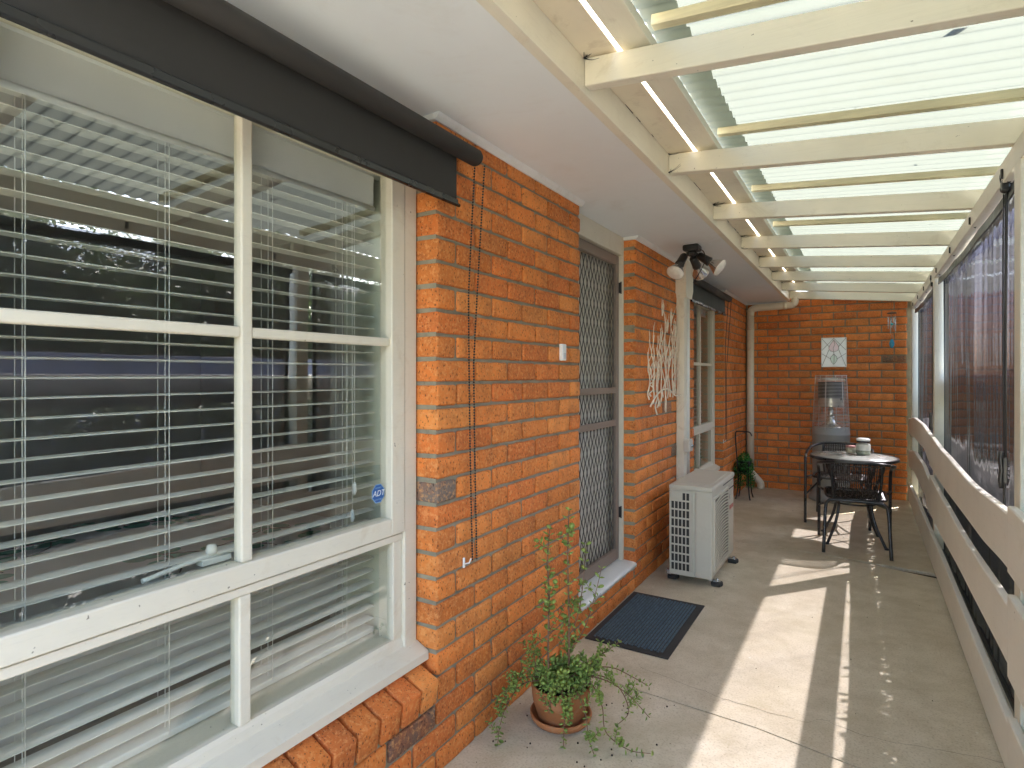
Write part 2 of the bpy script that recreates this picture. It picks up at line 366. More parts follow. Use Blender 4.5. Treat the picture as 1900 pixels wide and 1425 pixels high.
# ------------------------------------------------------------------ brickwork
TONES = [(.78,.240,.050),(.75,.218,.044),(.79,.258,.057),(.72,.195,.040),(.77,.230,.048),(.80,.275,.064),(.70,.185,.040)]
BURNT = {("F",11,1.665):(.20,.155,.125), ("F",2,1.475):(.15,.105,.085), ("F",13,1.545+2.9):(.30,.15,.09), ("E",18,.30):(.16,.12,.08), ("F",9,4.65):(.22,.16,.12)}
def seglist(L, r, step):
    n = max(1, int(round((L-2*r)/step)))
    return [0, r*.3, r] + [r+(L-2*r)*i/n for i in range(1, n)] + [L-r, L-r*.3, L]
def brick(mb, o, ax, L, D, H, step=.05, r=.0095, seed=0, tone=None):
    """ax: matrix columns (length, depth-inwards, up); o: outer lower corner"""
    rr = random.Random(seed)
    t = tone or rr.choice(TONES); k = rr.choice((rr.uniform(.80,.92), rr.uniform(.9,1.1), rr.uniform(.92,1.12)))
    mb.c = tuple(c*k for c in t); mb.hascol = True
    xs = seglist(L, r, step); ys = [0, r*.3, r, D]; zs = seglist(H, r, .04)
    jo = rr.uniform(-.0012, .0012); tw = rr.uniform(-.006, .006); tz = rr.uniform(-.004,.004); so_ = Vector((rr.uniform(0,90), rr.uniform(0,90), rr.uniform(0,90)))
    ids = {}; vs = []
    def vert(i, j, k_):
        key = (i, j, k_)
        if key in ids: return ids[key]
        p = Vector((xs[i], ys[j], zs[k_]))
        inner = Vector((min(max(p.x, r), L-r), max(p.y, r), min(max(p.z, r), H-r)))
        d = p-inner
        if d.length > 1e-7: p = inner + d.normalized()*r*min(1, max(abs(d.x), abs(d.y), abs(d.z))/r) if d.length > 1e-7 else p
        q = p + so_
        n_ = mn.noise_vector(q*20)*.0026 + mn.noise_vector(q*70)*.0014
        p = p + n_; p.y += jo + tw*(p.x-L/2); p.z += tz*(p.x-L/2)
        ids[key] = len(vs); vs.append(o + ax @ p); return ids[key]
    fs = []
    nx, ny, nz = len(xs)-1, len(ys)-1, len(zs)-1
    for i in range(nx):
        for k_ in range(nz): fs.append((vert(i,0,k_), vert(i+1,0,k_), vert(i+1,0,k_+1), vert(i,0,k_+1)))
    for i in range(nx):
        for j in range(ny):
            fs.append((vert(i,j,0), vert(i,j+1,0), vert(i+1,j+1,0), vert(i+1,j,0)))
            fs.append((vert(i,j,nz), vert(i+1,j,nz), vert(i+1,j+1,nz), vert(i,j+1,nz)))
    for j in range(ny):
        for k_ in range(nz):
            fs.append((vert(0,j,k_), vert(0,j,k_+1), vert(0,j+1,k_+1), vert(0,j+1,k_)))
            fs.append((vert(nx,j,k_), vert(nx,j+1,k_), vert(nx,j+1,k_+1), vert(nx,j,k_+1)))
    if ax.determinant() < 0: fs = [f[::-1] for f in fs]
    mb.add(vs, fs, 0, True)
AXF = Matrix(((0,-1,0),(1,0,0),(0,0,1)))      # front wall: length +Y, depth -X
AXE = Matrix(((1,0,0),(0,1,0),(0,0,1)))       # end wall: length +X, depth +Y
CH = .0862
def courses(mb, u0, u1, k0, k1, face, ref, step, lim=None, tones={}, z_top=None, half_first=False, end_half=None):
    """stretcher bond between u0 and u1 for courses k0..k1; bond measured from ref"""
    for k in range(k0, k1):
        off = ref + (.12 if (k % 2 == 0) == half_first else 0)
        i = math.floor((u0-off)/.24)-1
        while True:
            a = off + i*.24; b = a+.2285; i += 1
            if b < u0+.02: continue
            if a > u1-.02: break
            a = max(a, u0); b = min(b, u1)
            if b-a < .03: continue
            if u0-a < .001 and b < u0+.02: continue
            z0 = k*CH; hh = .0745
            if z_top and z0+hh > z_top: hh = z_top-z0
            if hh < .02: continue
            sd = (k*977+i*131+(7 if face == 'F' else 40007)) & 0xffff; tn = None
            for (f_, k_, c_), v_ in BURNT.items():
                if f_ == face and k_ == k and a-.01 < c_ < b+.01: tn = v_
            if face == 'F': brick(mb, Vector((W, a, z0)), AXF, b-a, .10, hh, step, seed=sd, tone=tn)
            else: brick(mb, Vector((a, WY, z0)), AXE, b-a, .10, hh, step, seed=sd, tone=tn)
house = empty("brick_house", (-1.4, 3.5, 0), "orange brick house wall with cream framed windows and a security door along the patio", "house")
fw = MB()
NC = 27
courses(fw, -1.3, 2.797, 0, 3, 'F', 1.60, .035)
courses(fw, 1.60, 2.797, 3, NC, 'F', 1.60, .035, z_top=SOF-.004)
courses(fw, 2.807, 3.657, 0, 2, 'F', 1.60, .05)
courses(fw, 3.667, 5.19, 0, NC, 'F', 3.667, .05, z_top=SOF-.004)
courses(fw, 5.20, 6.442, 0, 3, 'F', 3.667, .06)
courses(fw, 6.452, WY-.012, 0, NC, 'F', 6.452, .06, z_top=SOF-.004)
# sloping brick-on-edge sills
def sill_row(y0, y1, seed0, sp=.0945):
    ang = radians(22); n = int(round((y1-y0)/sp))
    for i in range(n):
        ya = y0 + i*(y1-y0)/n; wd = (y1-y0)/n - .011
        # local: length along Y, depth -X tilted up, up tilted
        dv = Vector((-cos(ang), 0, sin(ang))); uv = Vector((sin(ang)*.35, 0, cos(ang*.35)))
        ax = Matrix(((0, dv.x, uv.x),(1, 0, 0),(0, dv.z, uv.z)))
        brick(fw, Vector((W+.012, ya, .262)), ax, wd, .145, .088, .03, r=.0055, seed=seed0+i)
sill_row(-1.25, 1.592, 500); sill_row(5.20, 6.445, 900)
nb = len(fw.f)
# mortar bodies
fw.c = (1,1,1)
def mor(y0, y1, z0, z1, d=.0105): fw.box(W-.1, W-d, y0, y1, z0, z1, 1)
mor(-1.3, 2.795, 0, .252); mor(1.604, 2.795, .2525, SOF); mor(2.7955, 3.668, 0, .168); mor(3.6685, 5.187, 0, SOF); mor(5.1875, 6.454, 0, .252); mor(6.4545, WY+.05, 0, SOF)
fw.prism([(W+.002,.256),(W+.002,.327),(W-.098,.372),(W-.098,.256)], 'y', -1.25, 1.597, 1)
fw.prism([(W+.002,.256),(W+.002,.327),(W-.098,.372),(W-.098,.256)], 'y', 5.192, 6.449, 1)
wall = fw.build("wall", [m_brick, m_mortar], house); wall["label"] = "long orange brick wall with recessed windows and doorway"
ew = MB()
courses(ew, -1.262, .415, 0, 28, 'E', -1.262, .06, z_top=2.40)
ew.c = (1,1,1); ew.box(-1.30, .56, WY+.010, WY+.10, 0, 2.42, 1)
ew2 = ew.build("wall", [m_brick, m_mortar], house); ew2["label"] = "short brick end wall closing the patio"

# soffit, fascia, gutter, roof
s = MB(); s.box(-1.50, -.806, -2.2, WY+.004, SOF, SOF+.012)
s.cb(-1.27, -.80, WY-.022, WY+.003, SOF-.022, SOF-.001, .003)
s.build("soffit", m_soffit, house)
def corn(y0, y1):
    s = MB(); s.prism([(W-.001,SOF-.001),(W-.001,SOF-.026),(W+.006,SOF-.026),(W+.020,SOF-.012),(W+.024,SOF-.001)], 'y', y0, y1)
    if y0 < 7: s.cb(W-.08, W-.0012, y0-.001, y0+.021, SOF-.024, SOF-.0015, .004)
    s.build("cornice_strip", m_white, house)
corn(1.578, 2.80); corn(3.645, 5.20); corn(6.43, WY-.025)
s = MB(); s.cb(-.807, -.772, -2.2, 7.80, SOF-.003, 2.424, .002); s.build("fascia", m_fascia, house)
s = MB()
pr = [(-.775,2.4255),(-.70,2.4265),(-.684,2.4266),(-.672,2.4268),(-.668,2.4285),(-.6675,2.53),(-.673,2.53),(-.775,2.50)]
s.prism(pr, 'y', -2.2, 7.80); s.build("gutter", m_gutter, house)
s = MB(); s.add([(-.78,-2.3,2.55),(-5.5,-2.3,4.1),(-5.5,12,4.1),(-.78,7.9,2.55),(.42,7.9,2.62),(.42,12,4.1)], [(0,3,2,1),(3,4,5,2)])
s.build("roof", M("terracotta roof tile", (.36,.14,.08), .8, .2, 4, 20, .8, .02), house)

# ------------------------------------------------------------------ window builder
def window(y1, y0, mull, z0=.497, z1=2.10):
    """y1: right brick reveal, y0: left reveal; mull: mullion centres"""
    yo, ye = y0+.008, y1-.008; mull = sorted(mull)
    f = MB()
    f.cb(-1.50, -1.366, ye-.062, ye, .43, 2.19, .004); f.cb(-1.50, -1.366, yo, yo+.062, .43, 2.19, .004)       # jambs
    f.cb(-1.50, -1.366, yo+.062, ye-.062, 2.13, 2.19, .004)
    f.cb(-1.50, -1.374, yo+.062, ye-.062, .829, .8525, .004)                                                    # transom under the sash
    f.cb(-1.45, -1.380, ye-.104, ye-.062, .488, .829, .004); f.cb(-1.45, -1.380, yo+.062, yo+.104, .488, .829, .004)
    f.box(-1.44, -1.372, yo+.002, ye-.002, 2.19, SOF-.001)
    for c in mull: f.cb(-1.42, -1.378, c-.017, c+.017, .490, .829, .0045)
    fr = f.build("frame", m_frame, house)
    wn = bpy.data.objects.new("window", None); C.objects.link(wn); wn.parent = house
    wn.location = Vector(((-1.37), (y0+y1)/2, .41)) - world_loc(house)
    bpy.data.objects.remove(fr)
    fr = f.build("frame", m_frame, wn)
    a = MB(); sy0, sy1 = yo+.066, ye-.066
    a.cb(-1.42, -1.362, sy1-.064, sy1, .858, 2.128, .004); a.cb(-1.42, -1.362, sy0, sy0+.064, .858, 2.128, .004)
    a.cb(-1.42, -1.362, sy0+.064, sy1-.064, .858, .916, .004); a.cb(-1.42, -1.362, sy0+.064, sy1-.064, 2.08, 2.128, .004)
    for c in mull: a.cb(-1.405, -1.370, c-.0165, c+.0165, .916, 2.08, .005)
    ys = [sy0+.064] + [q for c in mull for q in (c-.0165, c+.0165)] + [sy1-.064]
    for i in range(0, len(ys), 2): a.cb(-1.403, -1.372, ys[i], ys[i+1], 1.499, 1.527, .005)
    a.build("sash", m_frame, wn)
    b = MB(); b.prism([(-1.50,.490),(-1.384,.490),(-1.378,.478),(-1.372,.456),(-1.320,.432),(-1.314,.428),(-1.314,.400),(-1.50,.395)], 'y', yo-.004, ye+.004)
    b.build("sill", m_frame, wn)
    c = MB(); c.box(-1.392, -1.388, sy0+.03, sy1-.03, .89, 2.10); c.box(-1.400, -1.396, yo+.08, ye-.08, .489, .84)
    c.build("glass", m_glass, wn)
    d = MB()
    d.box(-1.66, -1.42, ye-.068, ye-.046, .45, 2.2); d.box(-1.66, -1.42, yo+.046, yo+.068, .45, 2.2)
    d.box(-1.66, -1.401, yo+.05, ye-.05, .462, .4885); d.box(-1.66, -1.42, yo+.05, ye-.05, 2.13, 2.16)
    # transparent green lining inside
    d.build("lining", m_lining, wn)
    return wn
window(1.60, -.75, [.930, .392, -.146])
window(6.452, 5.19, [5.82])
# rough masonry / plaster wall behind, room shells
r = MB()
def room(y0, y1, ops):
    x = -1.66
    r.box(-5.2, -5.1, y0, y1, 0, 2.45); r.box(-5.1, x-.1, y0-.1, y0, 0, 2.45); r.box(-5.1, x-.1, y1, y1+.1, 0, 2.45); r.box(-5.1, x-.1, y0, y1, 2.45, 2.5)
    r.box(-5.1, x-.1, y0, y1, -.1, .02, 1)
    ye = y0-.1
    for (a, b, za, zb) in ops:
        r.box(x-.098, x+.002, ye, a, -.1, 2.6); r.box(x-.098, x+.002, a, b, -.1, za); r.box(x-.098, x+.002, a, b, zb, 2.6); ye = b
    r.box(x-.098, x+.002, ye, y1+.1, -.1, 2.6)
room(-2.0, 3.0, [(-.70, 1.545, .465, 2.145)]); room(4.6, 7.2, [(5.24, 6.40, .465, 2.145)])
r.box(-1.66, -1.45, -2.1, -.76, -.1, 2.6); r.box(-1.66, -1.45, 1.60, 2.80, -.1, 2.6); r.box(-1.66, -1.5, -.75, 1.6, -.1, .44); r.box(-1.66,-1.5,5.19,6.45,-.1,.44); r.box(-1.66,-1.45,3.72,5.18,-.1,2.6); r.box(-1.66,-1.45,6.46,7.9,-.1,2.6)
r.box(W-.1, W-.02, -2.2, -1.31, 0, 2.6); r.box(W-.1, W-.02, -1.31, -.755, .42, 2.6)
r.build("interior", [m_plaster, m_carpet], house)

# ------------------------------------------------------------------ door
door = bpy.data.objects.new("security_door", None); C.objects.link(door); door.parent = house; door.location = Vector((-1.39,3.25,.17)) - world_loc(house)
door["label"] = "brown framed security screen door with diamond grille over a grey beige door"
d = MB(); d.cb(-1.50, -1.360, 3.641, 3.690, .17, SOF-.001, .004); d.cb(-1.50, -1.362, 2.76, 3.641, 2.192, SOF-.001, .004); d.cb(-1.50, -1.362, 2.765, 2.800, .17, 2.192, .004)
d.cb(-1.50, -1.40, 2.80, 3.641, 2.165, 2.192, .003)
d.build("door_frame", m_frame, door)
d = MB()
d.cb(-1.412, -1.384, 3.592, 3.639, .195, 2.187, .003); d.cb(-1.412, -1.384, 2.803, 2.850, .195, 2.187, .003)
d.cb(-1.412, -1.384, 2.85, 3.592, 2.125, 2.187, .003); d.cb(-1.412, -1.384, 2.85, 3.592, .195, .268, .003)
d.cb(-1.410, -1.386, 2.85, 3.592, 1.285, 1.325, .003); d.cb(-1.410, -1.386, 2.85, 3.592, 1.073, 1.113, .003)
sf = d.build("screen_frame", m_brown, door)
d = MB()
pw, ph = .0515, .112
y = 2.85; ncol = int(.742/pw)+1
for i in range(ncol*2):
    # zigzag strands, each twisting between neighbours
    base = 2.85 + i*pw/2
    pts = []
    for k in range(int(1.86/(ph/2))+1):
        z = .268 + k*ph/2; a = ((i+k) % 2)
        yy = base + (pw/2*.86 if a else 0)
        if yy > 3.592: yy = 3.592
        if z > 2.125: break
        pts.append((yy, z))
    if i % 2: continue
    for j in range(len(pts)-1):
        (ya, za), (yb, zb) = pts[j], pts[j+1]; t = .0017
        for (p0, p1) in (((ya, za), (yb, zb)), ((2*base+pw*.86-ya if False else ya + (pw - (0 if ya == base else 0))*0, za), (yb, zb))):
            pass
        d.beam((-1.399, ya, za), (-1.399, yb, zb), .0036, .004, 0, up=(1,0,0))
        # mirrored strand from the neighbour cell
        ya2 = base + pw - (ya-base); yb2 = base + pw - (yb-base)
        if max(ya2, yb2) < 3.595: d.beam((-1.399, ya2, za), (-1.399, yb2, zb), .0036, .004, 0, up=(1,0,0))
        # node thickening where strands meet
        if ya != base and j > 0 and ya2 < 3.59: d.cb(-1.402, -1.396, (ya+ya2)/2-.006, (ya+ya2)/2+.006, za-.011, za+.011, .001)
        if ya == base and j > 0: d.cb(-1.402, -1.396, base-.003, base+.003, za-.011, za+.011, .001)
d.build("diamond_grille", M("dark grille", (.09,.08,.07), .45, .1), door)
d = MB(); d.cb(-1.48, -1.445, 2.80, 3.64, .18, 2.165, .003); d.build("door_leaf", m_door, door)
for z in (.50, 1.98):
    d = MB(); d.cb(-1.386, -1.366, 3.636, 3.652, z-.035, z+.035, .002); d.tube([(-1.370,3.643,z-.04),(-1.370,3.643,z+.04)], .006, 8); d.build("hinge", m_black, door)
d = MB(); d.cb(-1.384, -1.372, 2.812, 2.842, 1.13, 1.27, .003); d.tube([(-1.375,2.827,1.20),(-1.345,2.827,1.20),(-1.342,2.90,1.20)], .007, 8); d.build("handle", m_black, door)
# white painted step with ragged edge
d = MB(); vs = []; n = 90
for i in range(n+1):
    y = 2.80 + .868*i/n; q = Vector((y*30, 3.3, 0)); dr = .012+.016*abs(mn.noise(q))+.010*abs(mn.noise(q*3.1)); x1 = W+.0045
    vs += [(-1.44, y, .186), (-1.30, y, .180), (x1-.006, y, .1755), (x1, y, .168), (x1+.0005, y, .168-dr), (x1-.007, y, .168-dr)]
fs = []
for i in range(n):
    for j in range(5): fs.append((6*i+j, 6*i+j+1, 6*i+6+j+1, 6*i+6+j))
d.add(vs, fs, 0, True); d.box(-1.5, -1.385, 2.80, 3.668, .12, .1795)
d.build("threshold", m_white, door)

# ------------------------------------------------------------------ leadlight in end wall
l = empty("leadlight_panel", (-.304, WY, 1.67), "small square tulip leadlight glass panel set in the end brick wall", "glass panel")
p = MB(); p.cb(-.430, -.178, WY-.010, WY-.004, 1.510, 1.842, .001)
m, t, N, L = newmat("milky glass"); v = coords(t); n = noisen(t, 30, 3, .6, v)
pp = N("ShaderNodeBsdfPrincipled"); L(mixc(t, n.outputs[0], (.82,.89,.94), (.92,.95,.98)), pp.inputs["Base Color"]); pp.inputs["Roughness"].default_value = .12; o = N("ShaderNodeOutputMaterial"); L(bump(t, n.outputs[0], .4, .002), pp.inputs["Normal"]); L(pp.outputs[0], o.inputs[0])
p.build("pane", m, l)
pf = MB(); e = .006
pf.cb(-.436, -.428, WY-.013, WY-.002, 1.502, 1.850, .001); pf.cb(-.180, -.172, WY-.013, WY-.002, 1.502, 1.850, .001); pf.cb(-.428, -.180, WY-.013, WY-.002, 1.502, 1.510, .001); pf.cb(-.428, -.180, WY-.013, WY-.002, 1.842, 1.850, .001)
pf.build("frame", m_white, l)
cx, zb = -.304, 1.676
y_ = WY-.0115
def polyfan(mb, pts, y, mi): mb.add([(a, y, b) for a, b in pts]+[(a, y+.002, b) for a, b in pts], [tuple(range(len(pts)))]+[(i, (i+1)%len(pts), len(pts)+(i+1)%len(pts), len(pts)+i) for i in range(len(pts))], mi)
petal = [(0,.145),(.022,.115),(.046,.075),(.052,.045),(.038,.018),(0,.003),(-.038,.018),(-.052,.045),(-.046,.075),(-.022,.115)]
bud = MB(); polyfan(bud, [(cx+a, zb+b) for a, b in petal], y_-.0005, 0); bud.build("tulip", M("pink glass", (.82,.66,.76), .15, .08), l)
lf = MB(); polyfan(lf, [(cx+a, zb-.02-b) for a, b in [(0,.0),(.030,.035),(.035,.065),(.02,.10),(0,.125),(-.02,.10),(-.035,.065),(-.030,.035)]], y_-.0005, 0); lf.build("leaf", M("pale green glass", (.66,.82,.76), .15, .08), l)
lc = MB()
def came(pts, r=.0022): lc.tube([(a, y_-.0035, b) for a, b in pts], r, 5)
came([(cx+a, zb+b) for a, b in petal+[petal[0]]]); came([(cx, zb+.14), (cx+.012, zb+.09), (cx-.008, zb+.05), (cx, zb), (cx+.004, zb-.05), (cx, zb-.14)])
came([(cx+a, zb-.02-b) for a, b in [(0,.0),(.030,.035),(.035,.065),(.02,.10),(0,.125),(-.02,.10),(-.035,.065),(-.030,.035),(0,0)]])
came([(-.428,1.70),(cx,1.84)]); came([(-.18,1.70),(cx,1.84)]); came([(-.428,1.84),(cx-.045,zb+.06)]); came([(-.18,1.84),(cx+.045,zb+.06)])
came([(-.428,1.66),(cx-.03,zb-.08)]); came([(-.18,1.66),(cx+.03,zb-.08)]); came([(-.428,1.512),(cx-.05,zb+.03)]); came([(-.18,1.512),(cx+.05,zb+.03)])
lc.build("lead_came", M("lead", (.12,.11,.13), .5, .1), l)

# ------------------------------------------------------------------ room blinds and things seen through the glass
def venetian(y0, y1, cords, label, ztop=2.08):
    e = empty("venetian_blind", (-1.505, (y0+y1)/2, .50), label, "venetian blind", "white venetian blinds behind the windows")
    s = MB(); z = .545; k = 0
    while z < ztop-.03:
        vs = []; fs = []
        tl = mn.noise(Vector((z*7, y0, 0)))*.0016
        for i, yy in enumerate([y0+(y1-y0)*q/8 for q in range(9)]):
            sag = -.0012*sin(pi*((q_ := i/8)*3 % 1))
            for j, (dx, dz) in enumerate(((-.025,-.0012-tl),(-.012,.0012),(0,.002),(.012,.0012),(.025,-.0012+tl))):
                vs.append((-1.505+dx, yy, z+dz+sag)); 
            for j, (dx, dz) in enumerate(((.025,-.0012+tl-.0022),(.012,-.001),(0,-.0002),(-.012,-.001),(-.025,-.0012-tl-.0022))):
                vs.append((-1.505+dx, yy, z+dz+sag))
            if i:
                a = (i-1)*10; b = i*10
                for j in range(10): fs.append((a+j, b+j, b+(j+1)%10, a+(j+1)%10))
        fs += [tuple(range(10))[::-1], tuple(range(80, 90))]
        s.add(vs, fs); z += .0426
    s.build("slats", m_venetian, e)
    s = MB(); s.cb(-1.530, -1.480, y0, y1, .496, .514, .004); s.build("bottom_rail", m_venetian, e)
    s = MB(); s.cb(-1.532, -1.478, y0, y1, ztop, ztop+.045, .003); s.build("headrail", m_venetian, e)
    for c in cords:
        s = MB()
        for (x, dy) in ((-1.4785,0),(-1.5315,0),(-1.505,.004)): s.tube([(x, c+dy, .505),(x, c+dy, ztop)], .0011, 5)
        s.build("ladder_cord", m_cord, e)
    s = MB(); s.lathe([(.002,.02),(.006,.012),(.0075,-.012),(.004,-.022),(.0001,-.022)], (-1.474, cords[-1]+.02, .93), 10); s.lathe([(.002,.02),(.006,.012),(.0075,-.012),(.004,-.022),(.0001,-.022)], (-1.474, cords[-1]+.03, 1.02), 10)
    s.tube([(-1.474, cords[-1]+.02, .94),(-1.476, cords[-1]+.02, ztop)], .0011, 5); s.tube([(-1.474, cords[-1]+.03, 1.03),(-1.476, cords[-1]+.03, ztop)], .0011, 5)
    s.build("pull_cord", m_cord, e)
    return e
venetian(-.69, 1.498, [-.35, .10, .50, .79, 1.085, 1.37], "long white venetian blind with open slats behind the near large window")
venetian(5.27, 6.37, [5.45, 5.85, 6.25], "white venetian blind behind the far narrow window beside the brick pillar")
def inner_roller(y0, y1, zb, label):
    e = empty("roller_blind", (-1.447, (y0+y1)/2, 2.1), label, "roller blind")
    s = MB(); s.tube([(-1.447, y0, 2.105), (-1.447, y1, 2.105)], .0245, 20); s.build("roller_tube", m_room_blind, e)
    s = MB(); s.box(-1.4395, -1.4385, y0+.02, y1-.035, zb, 2.09); s.build("blind_cloth", m_room_blind, e)
    s = MB(); s.tube([(-1.439, y0+.02, zb), (-1.439, y1-.034, zb)], .008, 10); s.build("bottom_bar", m_room_blind, e)
inner_roller(-.66, 1.488, 1.972, "pale grey roller blind rolled up inside the near large window")
inner_roller(5.29, 6.36, 2.02, "pale grey roller blind rolled up inside the far window")
# window winder
s = MB(); s.tube(smooth_path([(-1.425,.70,.925),(-1.43,.80,.935),(-1.432,.90,.94),(-1.43,.97,.932)]), [.006]*7+[.007]*6+[.006]*6, 8); s.lathe([(.0001,-.012),(.012,-.012),(.014,.0),(.010,.012),(.0001,.014)], (-1.43,.87,.955), 12); s.cb(-1.45,-1.42,.84,.92,.918,.934,.003)
tag(s.build("window_winder", m_venetian, loc=(-1.43,.85,.92)), "small white winder handle on the inside bottom rail of the near window", "window winder")
# table with leaf patterned cloth
t_ = empty("dining_table", (-2.2,.7,0.02), "white table standing inside the room behind the near window", "table")
s = MB(); s.cb(-2.75,-1.76,-.35,1.75,.73,.76,.004); s.build("tabletop", m_white, t_)
for (x, y) in ((-2.7,-.3),(-1.82,-.3),(-2.7,1.7),(-1.82,1.7)):
    s = MB(); s.cb(x-.03,x+.03,y-.03,y+.03,.02,.73,.004); s.build("leg", m_white, t_)
m_cloth = M("white leaf print cloth", (.66,.65,.66), .9, .05, 6, 200, .2)
m_print1 = M("green leaf print", (.10,.33,.24), .9, .35, 30, 60, .1); m_print2 = M("twig print", (.12,.08,.09), .9, .1)
s = MB(); s.cb(-2.79,-1.72,-.39,1.79,.762,.766,.001); s.box(-1.7205,-1.7185,-.39,1.79,.50,.764)
rr = random.Random(3)
for i in range(26):
    cx = rr.uniform(-2.7,-1.8); cy = rr.uniform(-.2,1.7); an = rr.uniform(0,6.3)
    pts = [(cx+cos(an)*q*.22, cy+sin(an)*q*.22+.03*sin(q*4), .7675) for q in [0,.25,.5,.75,1]]
    s.tube(pts, .0022, 4, 2)
    for q in range(6):
        a = an+rr.uniform(-1.2,1.2); bx = pts[q%5][0]+cos(a+1.4*(-1)**q)*.05; by = pts[q%5][1]+sin(a+1.4*(-1)**q)*.05; R = rr.uniform(.032,.05)
        z = .7665+rr.random()*.0015
        s.add([(bx+cos(a)*cos(h)*R - sin(a)*sin(h)*R*.75, by+sin(a)*cos(h)*R+cos(a)*sin(h)*R*.75, z) for h in [2*pi*j/14 for j in range(14)]], [tuple(range(14))], 1)
tag(s.build("tablecloth", [m_cloth, m_print1, m_print2], loc=(-2.2,.7,.76)), "white tablecloth printed with round green leaves, seen through the near window", "tablecloth")
# security sticker
e = empty("window_sticker", (-1.3875, 1.423, 1.006), "small blue octagonal alarm sticker on the lower right corner of the near window", "sticker")
def octo(mb, r, x0, x1, c=(1.423, 1.006)):
    P = [(c[0]+r*cos(pi/8+i*pi/4)*.92, c[1]+r*sin(pi/8+i*pi/4)) for i in range(8)]; mb.prism(P, 'x', x0, x1)
m_blue = M("blue print", (.03,.11,.33), .35, .05); m_blue2 = M("light blue print", (.25,.40,.60), .35, .05)
s = MB(); octo(s, .0335, -1.3880, -1.3872); s.build("sticker_rim", m_blue2, e)
s = MB(); octo(s, .0305, -1.3872, -1.3868); s.build("sticker_face", m_blue, e)
def text(body, size, loc, mat, parent, rot=(pi/2,0,pi/2), name="lettering", shear=0, ext=.0002):
    cu = bpy.data.curves.new(name, 'FONT'); cu.body = body; cu.size = size; cu.align_x = 'CENTER'; cu.align_y = 'CENTER'; cu.extrude = ext; cu.shear = shear
    cu.materials.append(mat); ob = bpy.data.objects.new(name, cu); C.objects.link(ob); ob.parent = parent
    ob.rotation_euler = rot; dg = bpy.context.evaluated_depsgraph_get(); me = bpy.data.meshes.new_from_object(ob.evaluated_get(dg)); bpy.data.objects.remove(ob)
    ob = bpy.data.objects.new(name, me); C.objects.link(ob); ob.parent = parent; ob.location = Vector(loc) - world_loc(parent); ob.rotation_euler = rot; return ob
text("ADT", .027, (-1.3864, 1.423, 1.006), m_white, e, shear=.25, ext=.0004)
text("SECURITY", .0065, (-1.3864, 1.423, 1.025), m_blue2, e); text("MONITORED", .0065, (-1.3864, 1.423, .986), m_blue2, e)

# ------------------------------------------------------------------ pergola
per = empty("pergola", (.5, 3, 0), "cream painted timber lean-to frame carrying a translucent corrugated roof over the patio", "pergola")
RY = [1.742, 2.688, 3.611, 4.539, 5.383, 6.20, 6.98, 7.765]
def zr(x): return 2.335 - .094*(x+.772)      # rafter underside
def rafter(y):
    s = MB(); x0, x1 = -.7715, .553
    prof = [(x0, zr(x0)), (x1, zr(x1)), (x1, zr(x1)+.09), (x0, zr(x0)+.09)]
    bm = bmesh.new(); vs = [bm.verts.new((a, y-.0225+sd*.045, b)) for sd in (0,1) for a, b in prof]
    for f in [(0,1,2,3),(7,6,5,4),(0,4,5,1),(1,5,6,2),(2,6,7,3),(3,7,4,0)]: bm.faces.new([vs[i] for i in f])
    bmesh.ops.recalc_face_normals(bm, faces=bm.faces[:]); bmesh.ops.bevel(bm, geom=bm.edges[:], offset=.004, segments=2, profile=.5, affect='EDGES')
    s.bm(bm); return s.build("rafter", m_wx, per)
RYS = [-.12, .80] + RY
for y in RYS: rafter(y)
def zb_(x): return 2.478 - .088*(x+.57)      # batten underside
for y in RYS[:-1]:
    s = MB(); s.beam((-.560, y+.02, zb_(-.56)+.0175), (.60, y+.02, zb_(.60)+.0175), .038, .034, .003); s.build("batten", m_batten, per)
s = MB(); s.cb(-.6525, -.563, -.52, 7.80, 2.4265, 2.4625, .003)
s.build("ledger_board", m_wy, per)
s = MB(); s.cb(.452, .497, -.52, 7.82, 2.135, 2.2165, .003); s.build("top_beam", m_wy, per)
s = MB(); s.cb(.556, .590, -.52, 7.82, 2.20, 2.345, .003); s.build("edge_board", m_wy, per)
for y0, y1 in ((-.52,-.43),(2.56,2.65),(5.36,5.45),(7.70,7.79)):
    s = MB(); s.cb(.450, .540, y0, y1, -.1, 2.135, .004); s.cb(.500, .540, y0, y1, 2.135, 2.30, .004); s.build("post", m_wz, per)
